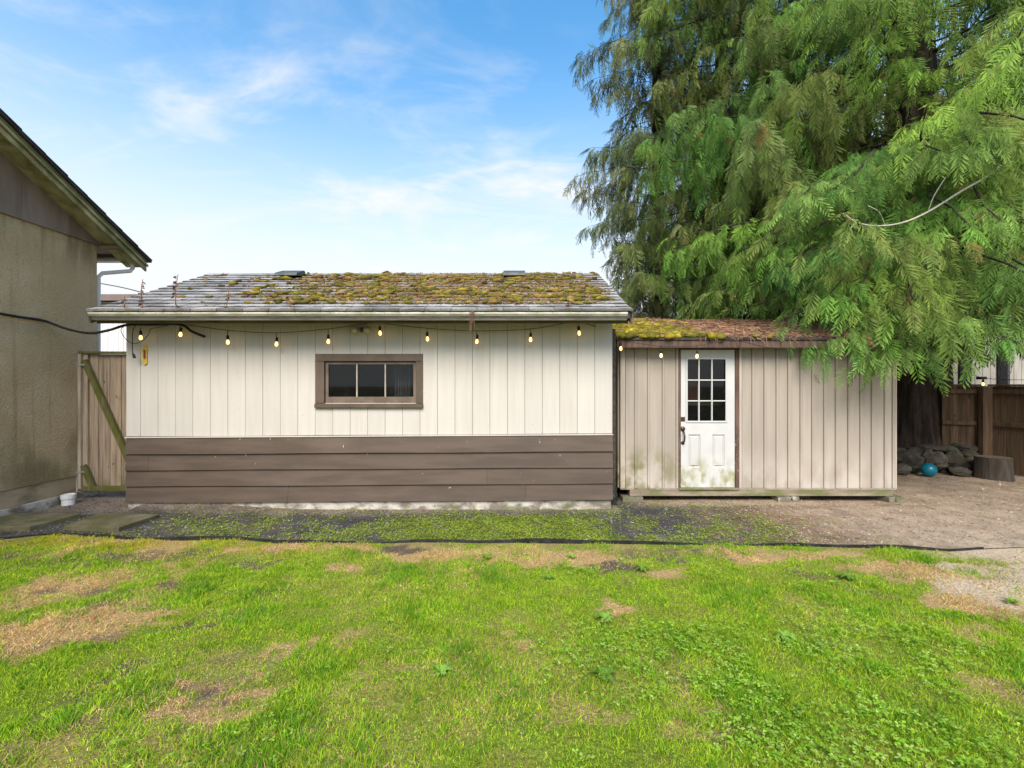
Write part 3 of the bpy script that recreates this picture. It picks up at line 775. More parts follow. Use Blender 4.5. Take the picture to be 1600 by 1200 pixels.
P3 = strips(pp, dd, rng.uniform(.03, .10, m), np.full(m, .007), pick(m, [(.27, .16, .09), (.22, .13, .08), (.33, .22, .14)], 7), .1, 8)
v, f, c = join([P1, P2, P3])
tag(link('moss', np_mesh('moss', v, f, c), M['mossm'], shed), 'ochre and olive moss over the shingles', kind='stuff')
print('roof moss tris', len(f))

# dry weeds standing in the gutter
def weed(px, ptop, lab, seed, leafy=True, red=False):
    d = 5.54; xx = wx(px, d); r = random.Random(seed); z0 = 2.42; z1 = wz(ptop, d)
    t = thing('gutter_weed', (xx, d, z0), lab, 'weed', 'dry weeds growing in the gutter')
    p = [(xx+.02*math.sin(k*.9+seed)*k/6, d+.01*k/6, z0+(z1-z0)*k/6) for k in range(7)]
    link('stem', MB().tube(p, [.008-.0008*k for k in range(7)], 5), M['deadweed'], t)
    mb = MB(); nl = 14 if leafy else 7
    for k in range(nl):
        u = .3+.7*k/nl; q = Vector((xx+.02*math.sin(u*5.4+seed)*u, d, z0+(z1-z0)*u)); a = r.uniform(0, 6.28)
        e = q+Vector((math.cos(a)*.05, math.sin(a)*.03, r.uniform(-.06, .01))); s_ = Vector((-math.sin(a), math.cos(a), .4))*.017
        m_ = (q+e)/2
        mb.face([q, m_+s_, e]); mb.face([q, e, m_-s_])
    link('leaves', mb, M['deadweed'], t)
weed(222, 436, 'second tallest dried weed in the gutter, dark seed head, near its left end', 1)
weed(275, 428, 'tallest dried weed in the gutter, with a dark curled tip', 2)
weed(355, 447, 'thin bare reddish weed stalk in the gutter, right of the tall dried weeds', 3, False)
weed(193, 462, 'short reddish weed at the extreme left end of the gutter', 4, False)
weed(453, 458, 'small upright twig in the gutter right above the second gap of wall boards', 5, False)
weed(890, 462, 'small dry weed in the gutter near its right end', 6, False)
# strands hanging out of the gutter
t = thing('hanging_debris', (wx(737, 5.47), 5.47, 2.51), 'tuft of rust-brown dead stems drooping over the gutter lip', 'dead stems')
mb = MB()
for k in range(9):
    xx = wx(735+rnd.uniform(-3, 5), 5.46); mb.tube([(xx, 5.52, 2.52), (xx+.01, 5.46, 2.52), (xx+rnd.uniform(-.03, .03), 5.45, 2.52-rnd.uniform(.08, .30))], .003, 4)
link('dead_stem', mb, M['deadweed'], t)

# thermometer
ty = Y0-.012; txc, tz0, tz1 = wx(226.5, ty), wz(570, ty), wz(538.5, ty)
th = thing('thermometer', (txc, ty, (tz0+tz1)/2), 'small gilt wall thermometer with rounded ends near the left corner', 'thermometer')
w = .029; pr = []
for k in range(13): a = math.pi*k/12; pr.append((txc+w*math.cos(a), tz1-w+w*math.sin(a)))
for k in range(13): a = math.pi+math.pi*k/12; pr.append((txc+w*math.cos(a), tz0+w+w*math.sin(a)))
link('plate', MB().prism_y(pr, ty-.006, Y0-.003), M['brass'], th)
link('tube', MB().tube([(txc, ty-.009, tz0+.07), (txc, ty-.009, tz1-.07)], .0035, 6), M['red'], th)
link('scale', MB().box(txc-.014, txc+.014, ty-.0075, ty-.0062, tz0+.085, tz1-.07), M['ink'], th)
link('screw', MB().lathe([(.006, 0), (.006, .004)], (txc, ty-.009, tz1-.035), 8), M['ink'], th)

# ------------------------------------------------------------------ tan lean-to shed
Y2 = 6.64
a2 = lambda p: wx(p, Y2); b2 = lambda p: wz(p, Y2)
LX0, LX1 = a2(969), a2(1400)
lean = thing('storage_shed', ((LX0+LX1)/2, Y2, 0), 'low tan storage shed with white door and mossy needle-strewn roof', 'shed')
ZL0, ZL1 = b2(763), 2.2
DX0, DX1 = a2(1060), a2(1154.5)
YB2 = 8.85
mb = MB()
mb.box(LX0+.004, DX0+.004, Y2+.012, Y2+.09, ZL0+.01, 2.25); mb.box(DX1-.004, LX1-.004, Y2+.012, Y2+.09, ZL0+.01, 2.25)
mb.box(DX0+.004, DX1-.004, Y2+.012, Y2+.09, b2(545), 2.25)
link('wall_core', mb, M['groove'], lean)
def panel(px0, px1, w_bd, name='siding_board'):
    pass
left_e = [977, 995, 1015, 1038, 1059.5]
def siding(es, first):
    for k in range(len(es)-1):
        x0, x1 = a2(es[k]), a2(es[k+1])
        link('siding_board', MB().bevbox(x0+.0045, x1-.035, Y2+rnd.uniform(-.001, .001), Y2+.011, ZL0+rnd.uniform(0, .004), ZL1, .003), M['tan'], lean)
        link('batten', MB().bevbox(x1-.034, x1-.001, Y2-.020, Y2+.011, ZL0+rnd.uniform(-.002, .006), ZL1, .006), M['tan'], lean)
siding(left_e, True)
right_e = [1159]+[1159+18.7*k+rnd.uniform(-.6, .6) for k in range(1, 12)]+[1384.5, 1397]
siding(right_e, False)
link('corner_board', MB().bevbox(LX0, a2(976.5), Y2-.018, Y2+.011, ZL0, ZL1, .004), M['tantrim'], lean)
link('corner_board', MB().bevbox(a2(1397.3), LX1, Y2-.018, Y2+.011, ZL0, ZL1, .004), M['tantrim'], lean)
link('casing', MB().bevbox(DX1+.001, a2(1158.5), Y2-.014, Y2+.011, ZL0, ZL1, .004), M['tantrim'], lean)
link('side_wall', MB().prism_x([(Y2+.092, ZL0), (YB2, ZL0), (YB2, 2.76), (Y2+.092, 2.22)], LX0+.003, LX0+.06), M['tan'], lean)
for k in range(9):
    yy = Y2+.06+k*.24
    link('side_batten', MB().box(LX0-.02, LX0+.002, yy, yy+.035, ZL0, 2.2+.24*(yy-Y2)), M['tan'], lean)
link('side_wall', MB().prism_x([(Y2+.092, ZL0), (YB2, ZL0), (YB2, 2.76), (Y2+.092, 2.22)], LX1-.06, LX1-.003), M['tan'], lean)
link('back_wall', MB().box(LX0+.061, LX1-.061, YB2-.08, YB2, ZL0, 2.74), M['dark'], lean)
link('floor', MB().box(LX0+.061, LX1-.061, Y2+.092, YB2-.081, ZL0, ZL0+.04), M['dark'], lean)
link('base_trim', MB().box(LX0, DX0-.002, Y2-.012, Y2+.05, ZL0-.014, ZL0-.002), M['tantrim'], lean)
link('base_trim', MB().box(DX1+.002, LX1, Y2-.012, Y2+.05, ZL0-.014, ZL0-.002), M['tantrim'], lean)
link('skid_beam', MB().bevbox(a2(984), a2(1396), Y2-.004, Y2+.13, b2(775), ZL0-.015, .004), M['beam'], lean)
link('skid_beam', MB().box(a2(984), a2(1396), YB2-.2, YB2-.06, b2(775), ZL0-.015), M['beam'], lean)
# door
link('door_jamb', MB().bevbox(DX0, a2(1063.6), Y2-.012, Y2+.08, ZL0-.012, b2(546), .004), M['jamb'], lean)
link('door_jamb', MB().bevbox(a2(1148.6), DX1, Y2-.012, Y2+.08, ZL0-.012, b2(546), .004), M['jamb'], lean)
link('door_head', MB().bevbox(DX0, DX1, Y2-.012, Y2+.08, b2(545.9), b2(541.5), .004), M['jamb'], lean)
door = bpy.data.objects.new('door', None); COL.objects.link(door); door.parent = lean; door.matrix_parent_inverse = ROOTINV[lean.name]; ROOTINV[door.name] = Matrix()
yd = Y2+.006
gx0, gx1, gz0, gz1 = a2(1072.5), a2(1135.5), b2(659.5), b2(559.5)
dx0, dx1, dz0, dz1 = a2(1064), a2(1148.2), b2(761.5), b2(546.6)
mb = MB()
mb.box(dx0, gx0, yd, yd+.044, dz0, dz1); mb.box(gx1, dx1, yd, yd+.044, dz0, dz1)
mb.box(gx0, gx1, yd, yd+.044, gz1, dz1)
pxs = [(1076, 1095), (1113.5, 1133)]; pz0, pz1 = b2(731), b2(679)
mb.box(gx0, gx1, yd, yd+.044, pz1, gz0); mb.box(gx0, gx1, yd, yd+.044, dz0, pz0)
mb.box(gx0, a2(1076), yd, yd+.044, pz0, pz1); mb.box(a2(1095), a2(1113.5), yd, yd+.044, pz0, pz1); mb.box(a2(1133), gx1, yd, yd+.044, pz0, pz1)
link('slab', mb, M['door'], door)
for p0, p1 in pxs:
    x0, x1 = a2(p0), a2(p1); mb = MB(); b = .018
    o = [(x0, pz0), (x1, pz0), (x1, pz1), (x0, pz1)]; i_ = [(x0+b, pz0+b), (x1-b, pz0+b), (x1-b, pz1-b), (x0+b, pz1-b)]; j_ = [(x0+2*b, pz0+2*b), (x1-2*b, pz0+2*b), (x1-2*b, pz1-2*b), (x0+2*b, pz1-2*b)]
    for k in range(4):
        q_ = (k+1) % 4
        mb.face([(o[k][0], yd+.001, o[k][1]), (o[q_][0], yd+.001, o[q_][1]), (i_[q_][0], yd+.022, i_[q_][1]), (i_[k][0], yd+.022, i_[k][1])])
        mb.face([(i_[k][0], yd+.022, i_[k][1]), (i_[q_][0], yd+.022, i_[q_][1]), (j_[q_][0], yd+.004, j_[q_][1]), (j_[k][0], yd+.004, j_[k][1])])
    mb.face([(p[0], yd+.004, p[1]) for p in j_])
    link('panel', mb, M['door'], door)
fw = .018   # raised light frame
mb = MB()
mb.bevbox(gx0-.008, gx1+.008, yd-.012, yd-.001, gz1-fw, gz1+.008); mb.bevbox(gx0-.008, gx1+.008, yd-.012, yd-.001, gz0-.008, gz0+fw)
mb.bevbox(gx0-.008, gx0+fw, yd-.012, yd-.001, gz0+fw+.001, gz1-fw-.001); mb.bevbox(gx1-fw, gx1+.008, yd-.012, yd-.001, gz0+fw+.001, gz1-fw-.001)
link('light_frame', mb, M['door'], door)
vx = [gx0+fw, a2(1092.2), a2(1112.5), gx1-fw]; vz = [gz0+fw, b2(626.5), b2(594), gz1-fw]
for k in (1, 2): link('muntin', MB().bevbox(vx[k]-.009, vx[k]+.009, yd-.010, yd+.014, gz0+fw, gz1-fw, .004), M['door'], door)
for k in (1, 2):
    for j in range(3):
        link('muntin', MB().bevbox(vx[j]+(.0095 if j else 0), vx[j+1]-(.0095 if j < 2 else 0), yd-.008, yd+.014, vz[k]-.009, vz[k]+.009, .004), M['door'], door)
for i in range(3):
    for j in range(3):
        link('pane', MB().box(vx[i]+.002, vx[i+1]-.002, yd+.016, yd+.020, vz[j]+.002, vz[j+1]-.002), M['glass'], door)
hx = a2(1067); 
link('deadbolt', MB().bevbox(hx-.03, hx+.03, yd-.014, yd-.001, b2(658), b2(651.5), .004), M['bronze'], door)
mb = MB().tube([(hx, yd-.002, b2(670)), (hx, yd-.02, b2(670))], [.036, .030], 12)
mb.tube([(hx, yd-.02, b2(673)), (hx, yd-.055, b2(676)), (hx+.006, yd-.062, b2(682)), (hx+.002, yd-.055, b2(689)), (hx, yd-.01, b2(692))], [.010, .011, .013, .011, .012], 8)
mb.tube([(hx, yd-.002, b2(692)), (hx, yd-.014, b2(692))], [.028, .022], 10)
link('handle', mb, M['bronze'], door, smooth=True)
link('threshold', MB().box(DX0+.002, DX1-.002, Y2-.03, Y2+.08, ZL0-.014, dz0-.003), M['beam'], lean)
# things seen through the door glass
bx = link('storage_box', MB().box(a2(1090), a2(1122), 7.3, 7.7, 1.35, 1.95), M['rust']); tag(bx, 'rust-brown box seen behind the middle door pane', 'box')
tag(link('storage_shelf', MB().box(LX0+.1, DX1+.3, 7.25, 7.75, 1.30, 1.345).box(LX0+.1, LX0+.15, 7.25, 7.75, ZL0+.045, 1.298).box(DX1+.25, DX1+.3, 7.25, 7.75, ZL0+.045, 1.298), M['beam']), 'wooden shelf inside the tan shed, under the rust-brown box', 'shelf')
# roof
EY2, EZ2, BY2, BZ2 = 6.40, 2.292, 8.95, 2.875
rx0, rx1 = 1.475, 5.70
sl2 = (BZ2-EZ2)/(BY2-EY2)
link('roof', MB().prism_x([(EY2, EZ2), (BY2, BZ2), (BY2, BZ2-.03), (EY2, EZ2-.03)], rx0, rx1), M['roofback'], lean)
link('fascia', MB().bevbox(rx0+.01, rx1-.01, EY2+.02, EY2+.05, 2.150, EZ2-.032, .004), M['jamb'], lean)
mb = MB()
for k in range(11):
    xx = rx0+.1+k*.41; mb.prism_x([(EY2+.052, EZ2-.032), (BY2-.05, BZ2-.032), (BY2-.05, BZ2-.12), (EY2+.052, EZ2-.11)], xx, xx+.04)
link('rafters', mb, M['fascia'], lean)
def r2(x, y): return EZ2+sl2*(y-EY2)
n = 3400
x = rng.uniform(rx0+.01, 4.4, n); y = EY2-.015+(BY2-EY2)*rng.random(n)**1.0
lim = 3.3+(fbm(x, y, 1.5, 81)-.5)*1.6-.25*(y-EY2)
kk = (x < lim-.6*rng.random(n)); x, y = x[kk], y[kk]; n = len(x)
rad = .02+.062*rng.random(n)**1.8
cen = np.stack([x, y, r2(x, y)+.008+.02*fbm(x, y, 6, 5)], -1)
pal2 = [(.31, .27, .018), (.24, .215, .02), (.36, .31, .03), (.17, .16, .025), (.28, .21, .04), (.13, .125, .025)]
Q1 = lumps(cen, rad, pick(n, pal2, 13, .3), 14, .65)
m = 12000; k = rng.integers(0, n, m)
pp = cen[k]+rng.normal(0, .032, (m, 3)); pp[:, 2] = cen[k][:, 2]+rad[k]*.55
dd = rng.normal(0, .5, (m, 3)); dd[:, 2] = np.abs(dd[:, 2])+.4; dd /= np.linalg.norm(dd, axis=1, keepdims=True)
Q2 = strips(pp, dd, rng.uniform(.015, .03, m), np.full(m, .006), pick(m, pal2, 15), .4, 16)
v, f, c = join([Q1, Q2])
tag(link('moss', np_mesh('moss', v, f, c), M['mossm'], lean), 'thick yellow-green moss on the left half of the roof', kind='stuff')
m = 13000
x = rng.uniform(rx0, rx1, m); y = rng.uniform(EY2-.02, BY2, m)
kk = rng.random(m) < np.clip(.15+sstep(x+(fbm(x, y, 2, 83)-.5)*1.5, 1.9, 3.4), 0, 1); x, y = x[kk], y[kk]; m = len(x)
pp = np.stack([x, y, r2(x, y)+rng.uniform(.004, .045, m)+.03*(x < 3)], -1)
dd = rng.normal(0, 1, (m, 3)); dd[:, 2] = dd[:, 1]*sl2+rng.normal(0, .12, m); dd /= np.linalg.norm(dd, axis=1, keepdims=True)
NC_ = [(.36, .19, .11), (.28, .14, .08), (.45, .27, .17), (.33, .21, .14), (.24, .13, .075), (.40, .22, .12)]
R1 = strips(pp, dd, rng.uniform(.05, .16, m), np.full(m, .008), pick(m, NC_, 17), .15, 18)
m = 60
x = rng.uniform(2.6, 5.0, m); pp = np.stack([x, np.full(m, EY2-.0), np.full(m, EZ2+.015)], -1)
dd = np.stack([rng.normal(0, .5, m), np.full(m, -.35), rng.uniform(-1.0, -.3, m)], -1); dd /= np.linalg.norm(dd, axis=1, keepdims=True)
R2 = strips(pp, dd, rng.uniform(.06, .22, m), np.full(m, .006), pick(m, NC_, 19), .3, 20)
v, f, c = join([R1, R2])
tag(link('dry_needles', np_mesh('dry_needles', v, f, c), M['needle'], lean), 'rust-brown fallen cedar sprays on the right half of the roof', kind='stuff')

# piers under the tan shed
def pier(px0, px1, py1, y, lab, rot=0):
    x0, x1 = wx(px0, y), wx(px1, y); w = (x1-x0)/2; xc = (x0+x1)/2; zt = b2(775.5)
    h = zt-.0; mb = MB(); prof = [(1.0, -.09), (.97, h*.25), (.72, h*.97), (.70, h-.002)]
    for s_, z_ in prof:
        for a, b in ((-1, -1), (1, -1), (1, 1), (-1, 1)): mb.v.append((a*w*s_, b*.11*s_, z_))
    for k in range(3):
        for j in range(4): mb.f.append((k*4+j, k*4+(j+1) % 4, k*4+4+(j+1) % 4, k*4+4+j))
    mb.f.append((12, 13, 14, 15)); mb.f.append((3, 2, 1, 0))
    o = link('pier_block', mb, M['concrete'], None, (xc, y, 0), (0, 0, rot)); tag(o, lab, 'concrete block', 'concrete blocks under the tan shed')
pier(970, 1002, 780, 6.70, 'concrete pier block under the left corner of the tan shed, beside the black elbow')
pier(1209, 1229, 781, 6.70, 'pale tapered concrete pier block under the tan shed, right of the door')
pier(1230, 1241, 781, 6.72, 'narrow broken piece of concrete leaning against the pier right of the door', .1)
pier(1377, 1392, 777, 6.70, 'pale concrete block under the right corner of the tan shed', .15)
pier(1394, 1405, 776, 6.68, 'smallest concrete lump, past the right corner of the tan shed', -.2)
mb = MB().blob((wx(1317, 6.95), 6.95, -.015), (.11, .09, .05), .12, 10, 6, 3)
tag(link('red_bundle', mb, M['red']), 'small red bundle in the dark gap under the tan shed', 'bundle')
mb = MB()
for k in range(2):
    mb.box(wx(1240, 6.9)+k*.25, wx(1258, 6.9)+k*.25, 6.86, 7.0, -.01, .05)
tag(link('scrap_block', mb.__class__().box(wx(1243, 6.9), wx(1262, 6.9), 6.86, 7.0, -.09, -.01), M['concrete']), 'low grey scrap block in the shadow under the tan shed', 'block')
# downspout with black elbow in the gap between the sheds
ds = thing('drain_pipe', (1.385, 6.30, 0), 'dark brown downspout with black elbow in the gap between the sheds', 'drain pipe')
mb = MB(); pr = []
for k in range(28):
    a = 2*math.pi*k/28; r_ = .034+.005*(1 if k % 4 < 2 else -1); pr.append((r_*math.cos(a), r_*math.sin(a)))
xs, ysd = 1.40, 6.32
i = len(mb.v)
mb.v += [(xs+p, ysd+q_, .16) for p, q_ in pr]+[(xs+p, ysd+q_, 2.40) for p, q_ in pr]
for k in range(28): mb.f.append((k, (k+1) % 28, 28+(k+1) % 28, 28+k))
link('downspout', mb, M['fascia'], ds)
mb = MB(); path = [(xs, ysd, .24), (xs, ysd, .18), (xs-.01, ysd-.05, .11), (xs-.02, ysd-.13, .06)]
link('elbow', mb.tube(path, [.045, .048, .052, .058], 14), M['plastic'], ds, smooth=True)
for k in range(3):
    p = Vector(path[1]).lerp(Vector(path[3]), k/2); link('elbow_rib', MB().tube([p-Vector((0, .006, 0)), p+Vector((0, .006, 0))], .060, 14), M['plastic'], ds)

# ------------------------------------------------------------------ string lights
sx = thing('string_lights', (wx(560, 5.9), 5.9, 2.45), 'string of warm glowing bulbs looped along both sheds', 'string lights')
YL = 5.88; YL2 = 6.375
bulbs = [(220, 528, YL), (282, 523, YL), (356, 535, YL), (432, 538, YL), (513, 534, YL), (594, 521, YL), (668, 530, YL), (745, 534, YL), (829, 531, YL), (905, 521, YL),
         (970, 545, YL2), (1033, 556, YL2), (1089, 557, YL2)]
cabs = [(246, 512, YL), (282, 507, YL), (356, 516, YL), (432, 520, YL), (513, 514, YL), (570, 506, YL), (594, 505, YL), (668, 513, YL), (745, 517, YL), (829, 514, YL), (893, 503, YL), (908, 503, YL),
        (958, 521, YL2-.2), (970, 531, YL2-.06), (1033, 541, YL2), (1089, 540, YL2), (1145, 532, YL2-.05), (1200, 543, YL2), (1262, 546, YL2), (1300, 546, YL2)]
def spline(pts, n=6):
    out = []
    for k in range(len(pts)-1):
        p0, p1, p2, p3 = [Vector(pts[max(0, min(len(pts)-1, k+q_))]) for q_ in (-1, 0, 1, 2)]
        for j in range(n):
            t = j/n
            out.append(.5*((2*p1)+(p2-p0)*t+(2*p0-5*p1+4*p2-p3)*t*t+(3*p1-p0-3*p2+p3)*t**3))
    out.append(Vector(pts[-1])); return out
wp = lambda a: (wx(a[0], a[2]), a[2], wz(a[1], a[2]))
link('wire', MB().tube(spline([wp(a) for a in cabs]), .0042, 5), M['cable'], sx)
BM = MB().lathe([(.004, .038), (.010, .032), (.017, .016), (.020, .0), (.0175, -.015), (.010, -.024), (.003, -.027)][::-1], (0, 0, 0), 12).mesh('bulb'); BM.materials.append(M['bulb'])
SM = MB().lathe([(.006, .095), (.014, .088), (.0165, .075), (.0165, .04), (.013, .034)][::-1], (0, 0, 0), 10).mesh('socket'); SM.materials.append(M['plastic'])
for (px, py, d) in bulbs:
    p = Vector(wp((px, py, d)))
    so = link('socket', SM, None, sx, p, smooth=True); ROOTINV[so.name] = Matrix()
    so.rotation_euler = (rnd.uniform(-.08, .08), rnd.uniform(-.1, .1), 0)
    link('bulb', BM, None, so, smooth=True)
    cz = min((abs(q_[0]-px), q_[1]) for q_ in cabs if abs(q_[2]-d) < .3)[1]
    link('drop_wire', MB().tube([p+Vector((0, 0, .09)), (p.x-.004, p.y, .5*(p.z+.09+wz(cz, d))), (wx(px, d), d, max(wz(cz, d), p.z+.10))], .004, 5), M['cable'], sx)
# heavy service cable from the house to the shed
HX = -6.22
def hp(px, py):            # point just off the house wall
    d = (HX+.03)*F/(px-800.0); return (HX+.03, d, wz(py, d))
cpts = [hp(-40, 484), hp(0, 490), hp(35, 496), hp(68, 501), (wx(105, 6.16), 6.16, wz(514, 6.16)), (wx(140, 6.05), 6.05, wz(520.5, 6.05)), (wx(170, 5.9), 5.9, wz(516, 5.9)), (wx(200, 5.85), 5.85, wz(507.5, 5.85)), (wx(240, 5.85), 5.85, wz(507, 5.85)), (wx(282, 5.88), 5.88, wz(507, 5.88)), (wx(300, 5.93), 5.93, wz(518, 5.93)), (wx(320, 5.95), 5.95, wz(526, 5.95))]
tag(link('service_cable', MB().tube(spline(cpts, 8), .017, 8), M['cable'], smooth=True), 'thick black cable drooping from stucco house to the shed eave', 'cable')
cord = [(246, 512), (236, 514), (231, 524), (222, 533), (208, 537), (196, 529), (189, 516), (196, 508)]
mb = MB().tube(spline([(wx(a, 5.86), 5.86, wz(b, 5.86)) for a, b in cord]), .004, 5)
mb.tube(spline([(wx(a, 5.9), 5.9, wz(b, 5.9)) for a, b in [(213, 508), (208, 516), (207, 540), (207.5, 553)]]), .005, 5)
ec = thing('power_cord', (wx(208, 5.9), 5.9, wz(530, 5.9)), 'thin dark cord with dangling plug beside the thermometer', 'cord')
link('cord', mb, M['cable'], ec)
pxx, pz = wx(209, 5.9), wz(557, 5.9)
mb = MB().tube([(pxx-.012, 5.9, pz+.04), (pxx, 5.9, pz+.015), (pxx+.012, 5.9, pz-.02)], [.008, .016, .018], 8)
link('plug', mb, M['plastic'], ec)

# ------------------------------------------------------------------ stucco house on the left
hy0, hyc = -3.0, 6.82
house = thing('house', (HX-3, 4, 0), 'tan stucco house with brown gable and white downspout on the left', 'house')
zg = 3.72
rsl = .52; rX = -5.86
def rz_(y): return 3.66+rsl*(7.30-y)
link('wall', MB().box(HX-7, HX, hy0, hyc, .33, zg-.001), M['stucco'], house)
link('plinth', MB().box(HX-7, HX-.012, hy0, hyc-.01, .105, .322), M['plinth'], house)
link('foundation', MB().box(HX-7, HX+.03, hy0, hyc+.02, -.2, .1), M['concrete'], house)
zt = rz_(2.0)-.3
nb = 0
y = hyc+.42
yy0 = 1.4
edgesb = [yy0+.62*k for k in range(20) if yy0+.62*k < hyc+.3]+[hyc+.40]
for k in range(len(edgesb)-1):
    a, b = edgesb[k]+.0015, edgesb[k+1]-.0015
    mb = MB().prism_x([(a, zg), (b, zg), (b, max(rz_(b)-.10, zg+.005)), (a, rz_(a)-.10)], HX-.02, HX+.035)
    link('gable_board', mb, M['gable'], house)
link('gable_wall', MB().prism_x([(-1, zg+.002), (hyc+.3, zg+.002), (hyc+.3, zg+.02), (1, rz_(1)-.2), (-1, rz_(1)-.2)], HX-.3, HX-.022), M['gable'], house)
ya, yb = 0.6, 7.30
def rakeprof(o0, o1): return [(ya, rz_(ya)-o0), (yb, rz_(yb)-o0), (yb, rz_(yb)-o1), (ya, rz_(ya)-o1)]
link('rake_board', MB().prism_x(rakeprof(.035, .14), rX-.03, rX), M['rakedark'], house)
link('rake_trim', MB().prism_x(rakeprof(.112, .142), rX+.001, rX+.03), M['rake'], house)
link('rake_trim', MB().prism_x(rakeprof(.150, .215), rX-.028, rX-.002), M['rake'], house)
link('rake_soffit', MB().prism_x(rakeprof(.12, .15), HX+.036, rX-.031), M['rake'], house)
link('roof', MB().prism_x([(ya, rz_(ya)), (7.36, rz_(7.36)), (7.36, rz_(7.36)-.03), (ya, rz_(ya)-.03)], HX-8, rX+.035), M['roofback'], house)
mb = MB()
for k in range(24):
    y1_ = 7.36-k*.28; y0_ = y1_-.29
    mb.prism_x([(y0_, rz_(y0_)+.004), (y1_, rz_(y1_)+.016), (y1_, rz_(y1_)+.002), (y0_, rz_(y0_)+.001)], HX-8, rX+.045+.004*(k % 2))
link('shingle_courses', mb, M['roofback'], house)
link('eave_soffit', MB().box(HX-8, rX-.031, hyc+.002, 7.24, zg-.03, zg-.002), M['soffit'], house)
link('eave_fascia', MB().box(HX-8, rX-.031, 7.242, 7.27, zg-.07, rz_(7.3)+.0), M['rake'], house)
link('eave_gutter', MB().box(HX-8, rX-.04, 7.272, 7.33, zg-.12, zg-.03), M['white'], house)
xd = wx(153.5, 6.9); y_ = 6.90
dp = [(wx(206, 7.25), 7.25, zg-.06), (wx(207.5, 7.25), 7.25, wz(419, 7.25)), (wx(204, 7.2), 7.2, wz(423.5, 7.2)), (wx(160, 6.95), 6.95, wz(427, 6.95)), (xd, y_, wz(433, y_)), (xd, y_, 1.0), (xd, y_, .1)]
link('downspout', MB().tube([dp[0]]+[Vector(p) for p in dp[1:]], .030, 10), M['white'], house)

pc = thing('pipe_stub', (wx(107, 6.24), 6.24, 0), 'short white plastic drain pipe end at the foot of the stucco house', 'pipe')
link('pipe', MB().lathe([(.072, -.05), (.072, .09)], (wx(107, 6.24), 6.24, 0), 16), M['white'], pc, smooth=False)
link('collar', MB().lathe([(.080, .07), (.082, .075), (.082, .125), (.070, .130), (.066, .12)], (wx(107, 6.24), 6.24, 0), 16), M['white'], pc)

# paving slabs
def slab(cs, lab):
    t_ = .038; P = []
    for px, py in cs:
        d = gd(py, t_); P.append(Vector((wx(px, d), d, t_)))
    c = sum(P, Vector())/4; mb = MB()
    for z_, s_ in ((-.03, 1.0), (t_-.006, 1.0), (t_, .985)):
        mb.v += [(c.x+(p.x-c.x)*s_, c.y+(p.y-c.y)*s_, z_) for p in P]
    mb.f += [(8, 9, 10, 11)]
    for r in (0, 4):
        for k in range(4): mb.f.append((r+k, r+(k+1) % 4, r+4+(k+1) % 4, r+4+k))
    o = link('paving_slab', mb, M['paver']); tag(o, lab, 'paving slab', 'mossy paving slabs by the gate')
slab([(-75, 824), (47, 822.5), (127, 802), (18, 801)], 'mossy paving slab at the left edge, hugging the house footing')
slab([(100, 821.5), (186, 823.5), (249, 803), (157, 801.5)], 'mossy paving slab lying in the gravel nearer the shed, wholly visible')

# gate
YG = 6.52
ga = lambda p: wx(p, YG); gb = lambda p: wz(p, YG)
gate = thing('gate', (ga(160), YG, 0), 'weathered wooden gate with mossy diagonal brace between house and shed', 'gate')
ge = [127, 148.5, 166.5, 184.5, 203, 222]
for k in range(5):
    link('board', MB().bevbox(ga(ge[k])+.003, ga(ge[k+1])-.003, YG+.055, YG+.075, gb(761+rnd.uniform(-1, 1)), gb(553), .003), M['gatewood'], gate)
link('top_rail', MB().bevbox(ga(123.5), ga(222), YG-.01, YG+.08, gb(552.6), gb(549), .004), M['gatemoss'], gate)
link('bottom_rail', MB().bevbox(ga(127.5), ga(222), YG-.01, YG+.053, gb(767), gb(760), .004), M['gatemoss'], gate)
link('stile', MB().bevbox(ga(122.2), ga(127.2), YG-.012, YG+.053, gb(764), gb(553), .004), M['gatepost'], gate)
link('stile', MB().box(ga(127.5), ga(135), YG+.02, YG+.053, gb(760), gb(553)), M['gatewood'], gate)
def brace(p0, p1, w):
    (ax, az), (bx_, bz) = (ga(p0[0]), gb(p0[1])), (ga(p1[0]), gb(p1[1]))
    n_ = Vector((-(bz-az), bx_-ax)).normalized()*w
    return MB().prism_y([(ax-n_.x, az-n_.y), (bx_-n_.x, bz-n_.y), (bx_+n_.x, bz+n_.y), (ax+n_.x, az+n_.y)], YG-.012, YG+.028)
link('brace', brace((131, 563), (202, 722), .038), M['gatemoss'], gate)
link('brace', brace((130, 727), (144, 762), .038), M['gatemoss'], gate)
for py in (570, 737):
    h_ = link('hinge', MB().box(ga(118), ga(134), YG-.018, YG-.0125, gb(py+1.5), gb(py-1.5)).box(ga(117.5), ga(122), YG-.020, YG-.014, gb(py+6), gb(py-6)), M['galv'], gate)
tag(link('gate_post', MB().bevbox(ga(117), ga(121.8), YG-.012, YG+.09, -.05, gb(563), .004), M['gatepost']), 'pale square wooden gate post against the stucco house corner', 'post')

